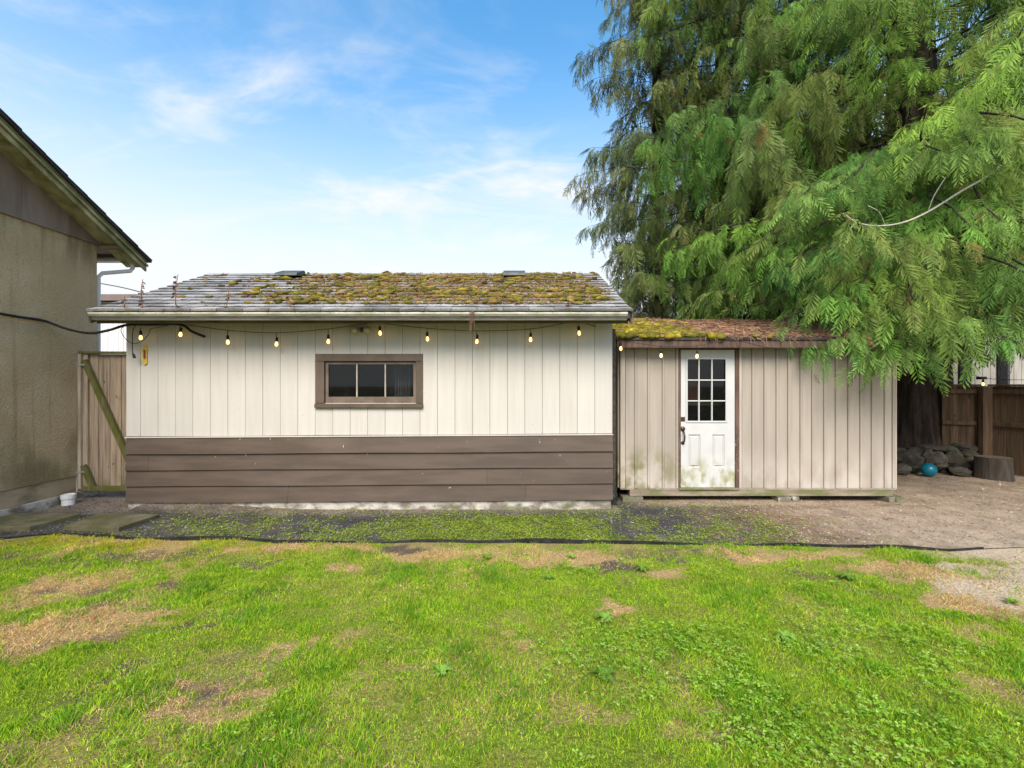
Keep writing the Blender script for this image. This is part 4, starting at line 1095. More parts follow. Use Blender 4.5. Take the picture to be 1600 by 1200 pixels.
# white building behind
YO = 12.0
ob_ = thing('outbuilding', (-9.5, YO, 0), 'white panelled building with brown fascia beyond the gate', 'building')
link('wall', MB().box(-13, -5.5, YO+.03, YO+4, -.05, wz(471, YO)), M['outwhite'], ob_)
me = MB().bevbox(.004, .131, -.0, .028, 0, wz(471, YO)-.06, .008).mesh('wall_panel'); me.materials.append(M['outwhite'])
for k in range(34): link('wall_panel', me, None, ob_, (-11.6+k*.135, YO, 0))
link('fascia', MB().box(-13.2, -5.3, YO-.25, YO-.2, wz(472, YO), wz(462.5, YO)), M['outroof'], ob_)
link('roof', MB().box(-13.2, -5.3, YO-.199, YO+4.2, wz(468, YO), wz(463, YO)), M['outroof'], ob_)
pw = [(wx(140, 11), 11, wz(440, 11)), (wx(190, 10.5), 10.5, wz(449, 10.5)), (wx(232, 10), 10, wz(460, 10)), (wx(260, 9.8), 9.8, wz(470, 9.8))]
tag(link('overhead_wire', MB().tube(spline(pw), .011, 5), M['cable']), 'thin overhead wire sloping down behind the shed roof', 'wire')

# ------------------------------------------------------------------ right-hand corner: fence, stones, ball, stump, neighbour
fe = thing('fence', (8.85, 8.6, 0), 'brown board fence in the shaded right corner behind the stump', 'fence')
def fence_run(p, q, z0, z1):
    p, q = Vector(p), Vector(q); L_ = (q-p).length; d = (q-p)/L_; nb = int(L_/.118); a = math.atan2(d.y, d.x)
    for k in range(nb):
        u = (k+.5)*L_/nb; c = p+d*u
        o = link('board', MB().bevbox(-L_/nb/2+.001, L_/nb/2-.001, 0, .018, z0+rnd.uniform(-.01, .02), z1, .003), M['fencewood'], fe, (c.x, c.y, 0), (0, 0, a))
    for zr in (.90, 1.50):
        link('rail', MB().bevbox(0, L_, -.042, -.003, zr-.04, zr+.04, .004), M['fencewood'], fe, (p.x, p.y, 0), (0, 0, a))
    link('cap_board', MB().bevbox(0, L_, -.045, .05, z1+.002, z1+.035, .004), M['fencewood'], fe, (p.x, p.y, 0), (0, 0, a))
fence_run((8.36, 8.85), (8.87, 8.55), .1, 1.60)
fence_run((8.93, 8.52), (9.55, 6.2), .02, 1.60)
link('post', MB().bevbox(wx(1531, 8.5), wx(1546, 8.5), 8.44, 8.53, -.05, 1.60, .006), M['fencewood'], fe)
link('post', MB().bevbox(9.40, 9.50, 6.1, 6.2, -.05, 1.60, .006), M['fencewood'], fe)
fl_ = thing('fence_bulb', (wx(1536, 8.38), 8.38, 1.62), 'single lit bulb hanging on the fence post in the right corner', 'light bulb')
p = Vector((wx(1536, 8.36), 8.36, wz(600.5, 8.36)))
so = link('socket', SM, None, fl_, p, smooth=True); ROOTINV[so.name] = Matrix()
link('bulb', BM, None, so, smooth=True)
link('mount', MB().box(p.x-.05, p.x+.05, 8.34, 8.44, p.z+.09, p.z+.14), M['plastic'], fl_)
wr = [(wx(1440, 8.3), 8.3, wz(588, 8.3)), (wx(1500, 8.35), 8.35, wz(582, 8.35)), (p.x, 8.36, p.z+.12), (wx(1570, 8.3), 8.3, wz(593, 8.3)), (wx(1640, 8.2), 8.2, wz(594, 8.2))]
link('wire', MB().tube(spline(wr), .005, 5), M['cable'], fl_)

sw = thing('stone_wall', (8.0, 8.45, 0), 'low dry wall of rough stones in front of the cedar trunk', 'stone wall')
stones = [(1421, 722, 19, 15), (1447, 716, 9, 14), (1464, 720, 15, 14), (1490, 722, 12, 18), (1512, 712, 11, 9), (1518, 722, 10, 8), (1508, 730, 9, 10), (1430, 705, 14, 6), (1457, 701, 18, 6), (1482, 704, 13, 7), (1502, 699, 11, 6), (1520, 700, 12, 6), (1500, 740, 14, 7), (1404, 708, 10, 8), (1523, 738, 8, 9), (1408, 733, 12, 8)]
for k, (px, py, rx, ry) in enumerate(stones):
    d = 8.25+(735-py)*.012; s_ = d/F
    mb = MB().blob((0, 0, 0), (rx*s_*1.1, .16, ry*s_*1.1), .16, 9, 6, k+5)
    o = link('stone', mb, M['stone'], sw, (wx(px, d), d, max(wz(py, d), ry*s_*.75)), (0, rnd.uniform(-.2, .2), rnd.uniform(-.3, .3)))
link('earth_bank', MB().blob((8.0, 9.6, .0), (2.0, 1.15, .40), .08, 20, 8, 2), M['bark'], sw)
bd = 8.1; br = .118
tag(link('ball', MB().lathe([(max(.0005, br*math.sin(math.pi*k/16)), -br*math.cos(math.pi*k/16)) for k in range(17)], (0, 0, 0), 28), M['ball'], None, (wx(1451, bd), bd, br-.005), None, True), 'turquoise blue play ball on the dirt before the stones', 'ball')
st = thing('tree_stump', (wx(1552, 7.95), 7.95, 0), 'short grey sawn stump standing by the fence post', 'stump')
mb = MB(); n = 22; xc = wx(1552, 7.95)
for z_, sc in ((-.03, 1.08), (.05, 1.02), (.2, .98), (.365, .95)):
    for j in range(n):
        a = 2*math.pi*j/n; r_ = .245*sc*(1+.05*math.sin(3*a)+.03*math.sin(7*a+1)); mb.v.append((xc+r_*math.cos(a), 7.95+r_*math.sin(a), z_))
for k in range(3):
    for j in range(n): mb.f.append((k*n+j, k*n+(j+1) % n, k*n+n+(j+1) % n, k*n+n+j))
link('bark', mb, M['stump'], st, smooth=True)
link('cut_face', MB().face([(xc+.245*.95*(1+.05*math.sin(6*math.pi*j/n)+.03*math.sin(14*math.pi*j/n+1))*math.cos(2*math.pi*j/n), 7.95+.245*.95*math.sin(2*math.pi*j/n), .366) for j in range(n)]), M['stumptop'], st)

nh = thing('neighbour_house', (15, 14, 0), 'white house glimpsed above the fence through the cedar boughs', 'house')
link('wall', MB().box(11.5, 19, 14.05, 20, -.05, 4.6), M['neighbour'], nh)
me = MB().bevbox(.006, .236, 0, .04, 0, 4.6, .01).mesh('wall_board'); me.materials.append(M['neighbour'])
for k in range(30): link('wall_board', me, None, nh, (11.6+k*.24, 14.0, 0))
for px in (1508, 1568):
    w_ = link('window', MB().box(wx(px-9, 13.95), wx(px+9, 13.95), 13.93, 13.99, 1.2, 2.9), M['dark'], nh); ROOTINV[w_.name] = Matrix()
    link('pane', MB().box(wx(px-7.5, 13.95), wx(px+7.5, 13.95), 13.915, 13.925, 1.3, 2.8), M['glass'], w_)
link('roof', MB().prism_x([(13.5, 4.5), (17, 6.2), (20.5, 4.5), (20.5, 4.35), (13.5, 4.35)], 11.2, 19.3), M['outroof'], nh)

# ------------------------------------------------------------------ cedars
def frond_proto(seed, npair=10, droop=.25, fine=False):
    r = random.Random(seed); V = []; T = []; G = []
    def z_(s): return -droop*s*s
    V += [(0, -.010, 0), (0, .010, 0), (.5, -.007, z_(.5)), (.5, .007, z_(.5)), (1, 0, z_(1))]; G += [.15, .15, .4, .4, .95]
    T += [(0, 1, 3), (0, 3, 2), (2, 3, 4)]
    for k in range(npair):
        for sd_ in (-1, 1):
            s = .05+.90*(k+(.0 if sd_ < 0 else .45))/npair+r.uniform(-.015, .015)
            ln = (.36*(1-s)**.7*min(1, (s+.09)/.2)+.07)*r.uniform(.7, 1.25)
            a = math.radians(r.uniform(26, 50)); dx, dy = math.cos(a)*ln, math.sin(a)*ln*sd_
            b = Vector((s, 0, z_(s))); e = b+Vector((dx, dy, -.38*ln-.1*s*ln+r.uniform(-.03, .02)))
            md = b+(e-b)*.55+Vector((0, 0, .05*ln)); p = Vector((-dy, dx, 0)).normalized(); w = p*(.016+.016*ln if fine else .017+.02*ln)
            i = len(V); V += [tuple(b), tuple(md+w), tuple(e), tuple(md-w)]; T += [(i, i+1, i+2), (i, i+2, i+3)]; G += [.25, .6, 1.0, .6]
            if fine and ln > .13:
                ax = (e-b)
                for q, sg in ((.28, 1), (.40, -1)):
                    c0 = b+ax*q; tip = c0+ax*.34+p*sg*ln*.26+Vector((0, 0, -.05*ln)); w2 = ax.normalized()*(.020+.02*ln)
                    i = len(V); V += [tuple(c0-w2), tuple(c0+w2), tuple(tip)]; T.append((i, i+1, i+2)); G += [.4, .5, 1.05]
    return np.array(V), np.array(T), np.array(G)
FR = [frond_proto(k, 9, (.25, .5, .15, .38)[k], True) for k in range(4)]
FRM = [frond_proto(k+20, 9, (.22, .45, .32, .6)[k]) for k in range(4)]
FRC = [frond_proto(k+40, 8, (.3, .5, .2)[k]) for k in range(3)]
FRL = [frond_proto(k+10, 7, .3) for k in range(3)]
def instance(protos, pos, dirs, nrm, ln, cols, seed):
    r = np.random.default_rng(seed); which = r.integers(0, len(protos), len(pos)); out = []
    for k, (V, T, G) in enumerate(protos):
        m = which == k
        if not m.any(): continue
        d = dirs[m]; d = d/np.linalg.norm(d, axis=1, keepdims=True)
        nn = nrm[m]; nn = nn-d*(nn*d).sum(1, keepdims=True); nn /= np.linalg.norm(nn, axis=1, keepdims=True)+1e-9
        s = np.cross(nn, d); l = ln[m][:, None, None]
        v = pos[m][:, None, :]+l*(V[None, :, 0:1]*d[:, None]+V[None, :, 1:2]*s[:, None]+V[None, :, 2:3]*nn[:, None])
        f = T[None]+(np.arange(m.sum())*len(V))[:, None, None]
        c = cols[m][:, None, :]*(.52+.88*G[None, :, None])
        out.append((v.reshape(-1, 3), f.reshape(-1, 3), c.reshape(-1, 3)))
    return join(out)
def blocked(p):
    """inside one of the sheds or below ground"""
    x, y, z = p
    if z < .3: return True
    if LX0-.2 < x < LX1+.25 and Y2-.12 < y < BY2+.2 and z < r2(0, y)+.12: return True
    if x < 1.75 and y < 10 and z < 4.2: return True
    return False
def cedar(name_label, base, htop, rtrunk, zlo, rad_fn, nbr, pal, seed, hang=.8, dens=1.0, group='cedar trees behind the sheds', extra=(), flen=(.30, .62), protos=None, back=.35, chain=0, bare=None, limb=1.0):
    r = random.Random(seed); base = Vector(base)
    t = thing('cedar_tree', base, name_label, 'tree', group)
    mb = MB(); n = 16; lv = 14
    for k in range(lv+1):
        u = (k/lv)**1.5; z_ = -.1+htop*u*.97; rr = rtrunk*((1-u)**.85+.02)+rtrunk*.28*math.exp(-max(z_, 0)/.6)
        for j in range(n):
            a = 2*math.pi*j/n; q = rr*(1+.10*math.sin(5*a+k*.3)+.05*math.sin(11*a))
            mb.v.append((base.x+q*math.cos(a), base.y+q*math.sin(a), z_))
    for k in range(lv):
        for j in range(n): mb.f.append((k*n+j, k*n+(j+1) % n, k*n+n+(j+1) % n, k*n+n+j))
    link('trunk', mb, M['bark'], t, smooth=True)
    P, D, Nn, Ln, C = [], [], [], [], []
    limbs = MB(); pal = np.array(pal)
    specs = list(extra)
    for k in range(nbr):
        u = (k+r.random())/nbr; z0 = zlo+(htop-zlo-.4)*u**1.12; az = k*2.39996+r.uniform(-.35, .35)
        specs.append((az, z0, None, None))
    camd = Vector((-base.x, -base.y)).normalized()
    def add(pos, fd, l_, nv, col):
        if blocked(pos) or blocked(pos+fd*l_*.9): return
        P.append(pos[:]); D.append(fd[:]); Nn.append(nv[:]); Ln.append(l_); C.append(col)
    for az, z0, L, ztip in specs:
        dirh = Vector((math.cos(az), math.sin(az), 0)); fc = dirh.x*camd.x+dirh.y*camd.y
        if fc < -.25 and r.random() > back: continue
        man = L is not None
        if L is None: L = rad_fn(z0, az)*r.choice((.62, .78, .9, 1.0, 1.12))*r.uniform(.94, 1.06)
        if L < .4: continue
        rise = r.uniform(.10, .34); dr = r.uniform(.40, .72); up = r.uniform(.02, .16)
        if man: rise, up = r.uniform(.2, .32), .05; dr = (rise+up-(ztip-z0)/L)/.75
        bow = r.uniform(-.12, .12); perp = Vector((-dirh.y, dirh.x, 0)); wav = r.uniform(0, 6.28)
        c0 = Vector((base.x, base.y, z0))
        def bp(q): return c0+dirh*(L*q)+perp*(L*(bow*q*q+.02*math.sin(q*9+wav)))+Vector((0, 0, L*(rise*q-dr*q*q*.75+up*q**6+.012*math.sin(q*11+wav))))
        limbs.tube([bp(q/8) for q in range(9)], [max(.004, (.013+.010*L*(1-q/8))*limb) for q in range(9)], 5)
        btone = r.uniform(.78, 1.22); bpal = pal[r.randrange(len(pal))]
        q = .15+.1*r.random(); side = 1
        step = .125/L/dens
        near = 1.0 if fc > -.25 else .45
        while q <= 1.0:
            o = bp(q); tang = (bp(min(q+.03, 1.03))-bp(q-.03)).normalized(); side = -side
            l2 = min(1.15, max(.22, (.20+.42*(1-q))*L*.5*r.uniform(.6, 1.35)))
            a2_ = r.uniform(.5, 1.35)*side
            pd = Vector((tang.x*math.cos(a2_)-tang.y*math.sin(a2_), tang.x*math.sin(a2_)+tang.y*math.cos(a2_), r.uniform(-.25, .15))).normalized()
            nf = max(2, int(l2/.14*dens*near)); sag = r.uniform(.5, 1.1)*hang
            for j in range(nf):
                u = (j+.3+r.uniform(-.25, .25))/nf
                pos = o+pd*(l2*u)+Vector((r.uniform(-.05, .05), r.uniform(-.05, .05), -sag*.7*l2*u*u+r.uniform(-.05, .05)))
                fd = pd*r.uniform(.3, .9)+tang*r.uniform(.0, .5)+dirh*.2+Vector((r.uniform(-.45, .45), r.uniform(-.45, .45), -hang*r.uniform(.45, 1.5)))
                fd.normalize(); l_ = r.uniform(*flen)*r.choice((1.25, 1.0, 1.0, .8, .6))
                nv = Vector((0, 0, .45))+dirh*.85+Vector((r.gauss(0, .45), r.gauss(0, .45), r.gauss(0, .4)))
                w = r.random(); c = bpal*(1-.5*w)+pal[r.randrange(len(pal))]*.5*w
                if r.random() < .022: c, l_ = np.array(((.26, .13, .05), (.30, .20, .09), (.20, .12, .06))[r.randrange(3)]), l_*.6
                c = c*btone*r.uniform(.75, 1.25)
                add(pos, fd, l_, nv, c)
                if chain and r.random() < .5:
                    pp = pos
                    for m in range(r.randint(1, chain)):
                        pp = pp+fd*l_*.62; fd = (fd*.4+Vector((r.uniform(-.22, .22), r.uniform(-.22, .22), -1))).normalized()
                        add(pp, fd, l_*r.uniform(.7, 1.0), nv+Vector((r.gauss(0, .4), r.gauss(0, .4), 0)), c*r.uniform(.85, 1.15))
            q += step*r.uniform(.7, 1.35)
        for _ in range(3):
            fd = (bp(1.0)-bp(.93)).normalized()+Vector((r.uniform(-.4, .4), r.uniform(-.4, .4), -.3*hang)); fd.normalize()
            add(bp(1.0), fd, r.uniform(*flen), Vector((0, 0, 1)), bpal*btone*1.1)
    link('limb', limbs, M['bark'], t, smooth=True)
    if bare:
        bs = spline(bare)
        link('bare_limb', MB().tube(spline(bare), [.006+.012*k/(6*(len(bare)-1)) for k in range(6*(len(bare)-1)+1)], 6).tube(spline([bs[14], bs[14]+Vector((-.12, -.05, .16)), bs[14]+Vector((-.30, -.1, .22))]), .005, 5).tube(spline([bs[24], bs[24]+Vector((.02, -.06, .18)), bs[24]+Vector((.14, -.1, .42))]), .006, 5).tube(spline([bs[6], bs[6]+Vector((-.10, -.03, -.10)), bs[6]+Vector((-.16, -.05, -.30))]), .004, 5), M['palelimb'], t, smooth=True)
    P, D, Nn, Ln, C = map(np.array, (P, D, Nn, Ln, C))
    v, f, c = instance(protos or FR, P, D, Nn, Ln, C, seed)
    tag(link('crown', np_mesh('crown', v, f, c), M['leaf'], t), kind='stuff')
    print(name_label[:30], 'fronds', len(P), 'tris', len(f))
    return t
BRIGHT = [(.135, .27, .042), (.185, .325, .048), (.105, .235, .048), (.225, .355, .055), (.085, .20, .05), (.15, .24, .055)]
MID = [(.145, .23, .045), (.175, .255, .05), (.12, .205, .05), (.19, .235, .06)]
OLIVE = [(.155, .195, .06), (.125, .17, .055), (.19, .21, .075), (.11, .155, .05), (.20, .205, .08)]
DULL = [(.135, .15, .055), (.155, .165, .07), (.105, .135, .055), (.17, .175, .08)]
def toaz(b, p): return math.atan2(p[1]-b[1], p[0]-b[0])
B0 = (8.45, 9.5, 0)
def radB(z, az):
    base = 4.7 if z < 6.5 else 4.7-(z-6.5)*.33
    f = math.cos(az-toaz(B0, (4.5, 5.6)))
    return max(.5, base*(.70+.32*f))
ex_ = []
for tx, ty_, z0, zt_ in [(4.35, 6.2, 3.6, 2.55), (4.6, 6.1, 3.5, 2.3), (4.85, 6.0, 3.5, 2.25), (5.1, 5.95, 3.5, 2.15), (5.35, 5.95, 3.5, 2.1), (5.6, 5.9, 3.5, 2.2), (5.9, 5.8, 3.4, 2.5), (4.7, 6.2, 3.8, 2.6), (5.3, 6.0, 3.8, 2.4), (5.8, 5.9, 3.8, 2.5), (6.3, 5.8, 3.6, 2.9), (6.8, 5.8, 3.8, 2.85), (7.4, 5.7, 3.9, 2.9), (8.1, 5.6, 3.9, 2.85), (8.8, 5.6, 3.7, 2.6),
                         (4.3, 6.5, 4.1, 2.95), (4.7, 6.1, 4.2, 2.8), (5.3, 5.8, 4.2, 2.7), (5.9, 5.6, 4.2, 2.8), (6.5, 5.5, 4.3, 2.9), (7.2, 5.4, 4.4, 3.0), (8.0, 5.3, 4.5, 3.1), (4.0, 7.0, 4.4, 3.4), (3.9, 7.4, 4.8, 3.9), (4.3, 6.7, 4.9, 3.6),
                         (4.9, 6.1, 5.0, 3.5), (5.5, 5.8, 5.1, 3.6), (6.2, 5.5, 5.2, 3.6), (7.0, 5.3, 5.4, 3.8), (4.1, 7.1, 5.6, 4.4), (4.7, 6.5, 5.8, 4.5), (5.4, 6.0, 6.0, 4.6), (6.1, 5.7, 6.1, 4.6), (6.9, 5.5, 6.3, 4.8), (7.7, 5.4, 5.6, 4.0), (8.6, 5.3, 5.0, 3.4)]:
    ex_.append((toaz(B0, (tx, ty_)), z0, math.hypot(tx-B0[0], ty_-B0[1]), zt_))
bl = [(wx(a, d), d, wz(b, d)) for a, b, d in ((1318, 333, 6.2), (1338, 347, 6.1), (1370, 353, 6.0), (1410, 348, 6.0), (1450, 331, 6.1), (1500, 300, 6.3), (1560, 262, 6.7), (1590, 215, 8.2))]
cedar('bright green cedar with low boughs drooping over the tan shed corner', B0, 14.5, .60, 3.5, radB, 116, BRIGHT+MID, 3, 1.3, 1.2, extra=ex_, flen=(.22, .44), protos=FRM, bare=bl, limb=.7)
A0 = (6.0, 11.0, 0)
def radA(z, az):
    f = math.cos(az-toaz(A0, (3.6, 8.5)))
    return max(.5, (3.0-.08*max(0, z-6))*(.85+.15*f))
cedar('dark cedar with bare trunk showing, behind the middle of the tan shed', A0, 15.5, .34, 2.9, radA, 165, OLIVE[:3]+MID+BRIGHT[:3], 5, 1.9, 1.12, flen=(.27, .54), limb=.6, protos=FRM, chain=2)
C0 = (4.2, 13.2, 0)
def radC(z, az): return max(.5, (2.1+.3*math.sin(z*1.7)-.05*max(0, z-8)))
cedar('dull olive cedar with ragged drooping edge against the sky, leftmost tree', C0, 18, .28, 2.2, radC, 165, DULL+OLIVE[:3]+MID[:1], 8, 1.25, 1.45, flen=(.30, .58), protos=FRC, chain=1, limb=.35)
cedar('dark cedar deep in the background at the right, behind the bright one', (10.6, 12.6, 0), 15.5, .42, 2.6, lambda z, a: 3.6-.1*max(0, z-5), 80, OLIVE, 12, 1.2, .7, flen=(.55, 1.0), protos=FRL)
cedar('dark cedar filling the gap far behind the tan shed door', (8.0, 14.6, 0), 18, .40, 2.0, lambda z, a: 3.5-.08*max(0, z-5), 100, OLIVE+DULL, 15, 1.6, .7, flen=(.6, 1.1), protos=FRL, chain=1)
cedar('tall dark cedar far behind, its top between the two nearest crowns', (9.2, 12.0, 0), 16, .36, 3.5, lambda z, a: 2.9-.08*max(0, z-6), 85, OLIVE[:3]+MID, 27, 1.4, .62, flen=(.55, 1.0), protos=FRL)
cedar('dark cedar standing close behind the leftmost dull olive cedar', (6.4, 14.0, 0), 18, .34, 2.5, lambda z, a: 2.7-.05*max(0, z-6), 85, OLIVE+DULL[:2], 31, 1.5, .62, flen=(.55, 1.0), protos=FRL)
cedar('bright cedar at the right edge, its boughs hanging above the fence', (11.2, 8.6, 0), 13, .40, 3.6, lambda z, a: 3.5-.12*max(0, z-5), 95, BRIGHT, 19, 1.1, .72, flen=(.40, .75), protos=FRM, back=.5)

# ------------------------------------------------------------------ grass, clover, gravel cover
def scatter_view(n, y0, y1, seed, power=1.0):
    r = np.random.default_rng(seed)
    y = y0+(y1-y0)*r.random(n)**power
    x = (r.random(n)*2-1)*(1.16*y+.45)
    return x, y
x, y = scatter_view(520000, 1.35, 4.95, 1, .80)
r = np.random.default_rng(77)          # thinner grass a little beyond the frame on both sides
ye = 1.6+3.3*r.random(90000); xe = (1.16*ye+.45+1.5*r.random(90000))*np.where(r.random(90000) < .5, -1, 1)
x = np.concatenate([x, xe]); y = np.concatenate([y, ye])
k = (y < edge_y(x)-.012) & (x < 7.8) & (x > -6.3); x, y = x[k], y[k]
st_, ba_, sa_ = masks(x, y)
tall = fbm(x, y, 2.6, 91); tuft = fbm(x, y, 11, 95)
dens = np.clip((1-.62*ba_-.0*st_)*(1-.86*sa_), 0, 1)*(.55+.65*sstep(tuft, .3, .6))
r = np.random.default_rng(2)
k = r.random(len(x)) < dens; x, y, st_, ba_, sa_, tall, tuft = [q[k] for q in (x, y, st_, ba_, sa_, tall, tuft)]
n = len(x)
h = (.015+.020*sstep(tall, .42, .72)+.018*sstep(tuft, .50, .72))*r.uniform(.55, 1.35, n)
dry = np.clip(st_+.35*ba_+.7*sa_, 0, 1)
isdry = r.random(n) < dry*.9+.035
h = np.where(isdry, h*.75, h)
lean = np.where(isdry, 1.6, .85)
a = r.uniform(0, 6.28, n)
dd = np.stack([np.cos(a)*lean*r.uniform(.1, 1, n), np.sin(a)*lean*r.uniform(.1, 1, n), np.ones(n)*r.uniform(.45, 1, n)], -1); dd /= np.linalg.norm(dd, axis=1, keepdims=True)
gp = np.array([(.36, .54, .03), (.43, .585, .034), (.29, .475, .03), (.52, .61, .045), (.22, .40, .028), (.58, .60, .08)])
dp_ = np.array([(.74, .54, .26), (.66, .44, .20), (.78, .63, .34), (.52, .32, .15)])
gi = np.clip((fbm(x, y, 1.9, 97)*.9+r.uniform(-.3, .42, n)-.12)*6, 0, 5.99).astype(int)
dark = np.clip(.8*sstep(tall, .54, .74)+.5*sstep(tuft, .56, .72), 0, 1)
cols = np.where(isdry[:, None], dp_[r.integers(0, 4, n)], gp[gi])
cols = np.where((~isdry & (r.random(n) < dark*.75))[:, None], np.array((.16, .36, .025)), cols)
yl = (1-sstep(x, -2.6, -1.2))*(1-sstep(edge_y(x)-y, .15, .6))
cols = np.where((~isdry & (r.random(n) < yl*.8))[:, None], np.array((.55, .52, .04)), cols)
cols = cols*r.uniform(.75, 1.25, (n, 1))
zz = lawn_z(x, y)-.004
w_ = r.uniform(.0022, .0046, n); P_ = np.stack([x, y, zz], -1)
long_ = r.random(n) < .20
def spikes(p, d, ln, wd, cols, seed):
    q = np.random.default_rng(seed); side = np.cross(d, q.normal(size=d.shape)); side /= np.linalg.norm(side, axis=1, keepdims=True)+1e-9
    w = side*(wd/2)[:, None]; m = len(p)
    v = np.stack([p-w, p+w, p+d*ln[:, None]], 1); f = np.arange(m*3).reshape(-1, 3)
    return v.reshape(-1, 3), f, np.repeat(cols[:, None], 3, 1).reshape(-1, 3)
sh = ~long_
v, f, c = join([strips(P_[long_], dd[long_], h[long_]*1.4, w_[long_], cols[long_], .5, 3), spikes(P_[sh], dd[sh], h[sh]*1.15, w_[sh]*1.5, cols[sh], 4)])
print('grass', n, len(f))
tag(link('grass', np_mesh('grass', v, f, c), M['grass']), kind='stuff')

def leaflets(x, y, z, size, cols, seed, nleaf=3, tilt=.35):
    r = np.random.default_rng(seed); n = len(x); V = []; 
    a0 = r.uniform(0, 6.28, n); F_ = []; Cc = []
    cen = np.stack([x, y, z], -1)
    for k in range(nleaf):
        a = a0+k*2*math.pi/nleaf+r.uniform(-.2, .2, n)
        d = np.stack([np.cos(a), np.sin(a), r.uniform(-tilt, tilt, n)], -1); s = np.stack([-np.sin(a), np.cos(a), r.uniform(-.2, .2, n)], -1)
        sz = (size*r.uniform(.7, 1.3, n))[:, None]
        V.append(np.stack([cen, cen+d*sz*.6+s*sz*.38, cen+d*sz, cen+d*sz*.6-s*sz*.38], 1))
        Cc.append(np.repeat((cols*r.uniform(.85, 1.15, (n, 1)))[:, None], 4, 1))
    V = np.concatenate(V).reshape(-1, 3); m = len(V)//4
    f = np.array([(0, 1, 2), (0, 2, 3)])[None]+(np.arange(m)*4)[:, None, None]
    return V, f.reshape(-1, 3), np.concatenate(Cc).reshape(-1, 3)
x, y = scatter_view(60000, 1.4, 4.8, 21)
st_, ba_, sa_ = masks(x, y)
cm = sstep(fbm(x, y, 1.5, 101)+.25*(fbm(x, y, 6, 103)-.5), .50, .66)*(.15+.85*sstep(x, -.6, .9))*(1-st_)*(1-ba_)*(1-sa_)
r = np.random.default_rng(22); k = (r.random(len(x)) < cm*.58) & (y < edge_y(x)-.1); x, y = x[k], y[k]; n = len(x)
v, f, c = leaflets(x, y, lawn_z(x, y)+r.uniform(.025, .06, n), r.uniform(.010, .020, n), pick(n, [(.27, .48, .04), (.34, .53, .06), (.22, .41, .035), (.40, .55, .12)], 23), 24)
tag(link('clover', np_mesh('clover', v, f, c), M['grass']), kind='stuff'); print('clover', n, len(f))
# broad-leaved weeds in the lawn
WM = []
for k in range(3):
    r_ = random.Random(k); mb = MB()
    for j in range(22):
        a = j*2.4+r_.uniform(-.5, .5); L_ = r_.uniform(.035, .12); e = r_.uniform(.25, .9)
        p0 = Vector((0, 0, .005)); p1 = Vector((math.cos(a)*L_*.5, math.sin(a)*L_*.5, .02+L_*.35*e)); p2 = Vector((math.cos(a)*L_, math.sin(a)*L_, .012+L_*.25*e)); s_ = Vector((-math.sin(a), math.cos(a), .2))*L_*.16
        mb.face([p0, p1+s_, p1]); mb.face([p0, p1, p1-s_]); mb.face([p1+s_, p2, p1]); mb.face([p1, p2, p1-s_])
    me = mb.mesh('lawn_weed'); at = me.attributes.new('col', 'FLOAT_COLOR', 'POINT')
    base_c = ((.20, .37, .04), (.25, .44, .07), (.16, .31, .045))[k]
    for q in at.data: q.color = (*[b*r_.uniform(.8, 1.2) for b in base_c], 1)
    me.materials.append(M['grass']); WM.append(me)
for px, py, k, s_, lab in [(893, 871, 1, .8, 'bright upright weed clump in the bare strip by the edging, left of the door'), (1003, 891, 0, 1.1, 'dark green weed rosette on bare soil below the left end of the tan shed'), (856, 905, 2, .8, 'dark flat weed left of the bare soil patch'),
        (943, 1058, 2, 1.1, 'large broad-leaved weed in the open lawn, lower centre'), (690, 1055, 1, .9, 'pale-leaved weed tuft in the lawn below the window'), (1225, 998, 1, 1.1, 'pale green weed clump in the right half of the lawn'), (1580, 943, 0, .8, 'dark weed at the right edge beside the bare sand'), (760, 875, 0, .9, 'dark low weed near the edging, under the right end of the window'), (945, 968, 1, 1.1, 'light green leafy weed just below the round straw-coloured spot'), (1325, 905, 2, 1.2, 'dark ragged weed mound in the lawn under the right part of the tan shed')]:
    x_, d = gxy(px, py)
    o = link('lawn_weed', WM[k], None, None, (x_, d, float(lawn_z(np.array([x_]), np.array([d]))[0])+.01), (0, 0, rnd.uniform(0, 6))); o.scale = (s_*.72,)*3
    tag(o, lab, 'weed', 'broad-leaved weeds in the lawn')
# creeping weeds over the gravel
x = rng.uniform(-6.4, 4.2, 90000); y = rng.uniform(4.55, 6.45, 90000)
k = (y > edge_y(x)+.015) & ~((y > Y0-.02) & (x < X1) & (x > X0)) & (rng.random(90000) < green_path(x, y)*.75); x, y = x[k], y[k]; n = len(x)
v, f, c = leaflets(x, y, yard_z(x, y)+rng.uniform(.006, .028, n), rng.uniform(.008, .018, n), pick(n, [(.26, .36, .035), (.34, .45, .04), (.19, .27, .035), (.40, .48, .06), (.28, .30, .06)], 31), 32, 3, .6)
tag(link('creeping_weeds', np_mesh('creeping_weeds', v, f, c), M['grass']), kind='stuff'); print('creep', n, len(f))
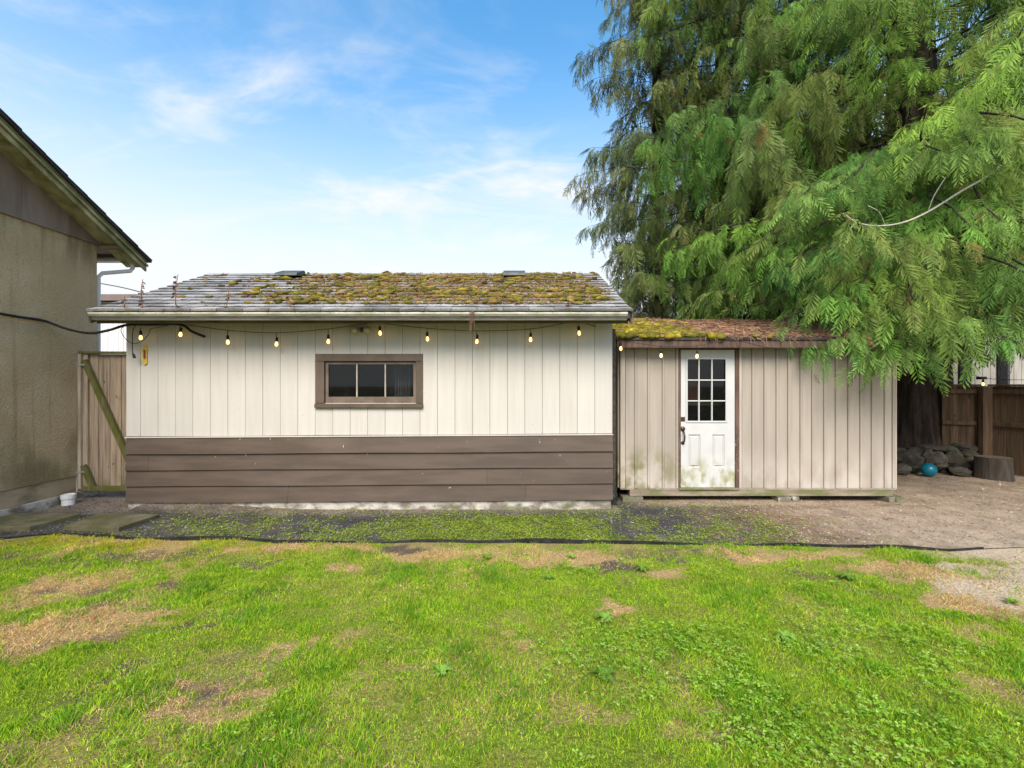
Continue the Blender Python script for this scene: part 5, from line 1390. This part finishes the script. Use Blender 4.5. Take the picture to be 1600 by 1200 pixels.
# loose gravel
x = rng.uniform(-7.0, 8.5, 22000); y = 4.5+3.6*rng.random(22000)**1.6
k = (y > edge_y(x)+.015) & ~((y > Y0) & (x < X1+.1) & (x > X0)); k &= rng.random(22000) < 1-.6*sstep(x, 2.5, 4); x, y = x[k], y[k]; n = len(x)
oc = np.array([(1, 0, -.3), (-1, 0, -.3), (0, 1, -.3), (0, -1, -.3), (0, 0, .7)], float)
of = np.array([(0, 2, 4), (2, 1, 4), (1, 3, 4), (3, 0, 4)])
sz = rng.uniform(.004, .011, n)*(1+(rng.random(n) < .03)*1.2)
v = oc[None]*sz[:, None, None]*rng.uniform(.6, 1.4, (n, 5, 1))+np.stack([x, y, yard_z(x, y)+sz*.3], -1)[:, None]
a = rng.uniform(0, 6.28, n)
f = of[None]+(np.arange(n)*5)[:, None, None]
dirt = sstep(x, 2.2, 3.8)[:, None]
pc_ = pick(n, [(.06, .06, .062), (.10, .098, .095), (.16, .155, .15), (.045, .045, .05), (.22, .21, .2)], 41)*(1-dirt)+pick(n, [(.26, .20, .15), (.36, .30, .24), (.18, .13, .095), (.5, .44, .37)], 43)*dirt
tag(link('gravel', np_mesh('gravel', v.reshape(-1, 3), f.reshape(-1, 3), np.repeat(pc_[:, None], 5, 1).reshape(-1, 3)), M['pebble']), kind='stuff')
# fallen needles and chips on the dirt
m = 12000
x = rng.uniform(.8, 9.3, m); y = 3.9+4.8*rng.random(m)**1.2; k = ((y > edge_y(x)+.02) | ((x > 4.2) & (y > 4.0))) & ~((y > Y2) & (x < LX1) & (x > LX0)) & (rng.random(m) < sstep(x, .9, 3.2)); x, y = x[k], y[k]; m = len(x)
dd = rng.normal(0, 1, (m, 3)); dd[:, 2] = rng.uniform(0, .15, m); dd /= np.linalg.norm(dd, axis=1, keepdims=True)
v, f, c = strips(np.stack([x, y, np.where(y > edge_y(x), yard_z(x, y), lawn_z(x, y))+.007], -1), dd, rng.uniform(.015, .06, m), rng.uniform(.003, .007, m), pick(m, [(.25, .14, .08), (.36, .23, .14), (.16, .09, .06), (.5, .40, .28)], 51), .1, 52)
tag(link('leaf_litter', np_mesh('leaf_litter', v, f, c), M['needle']), kind='stuff')
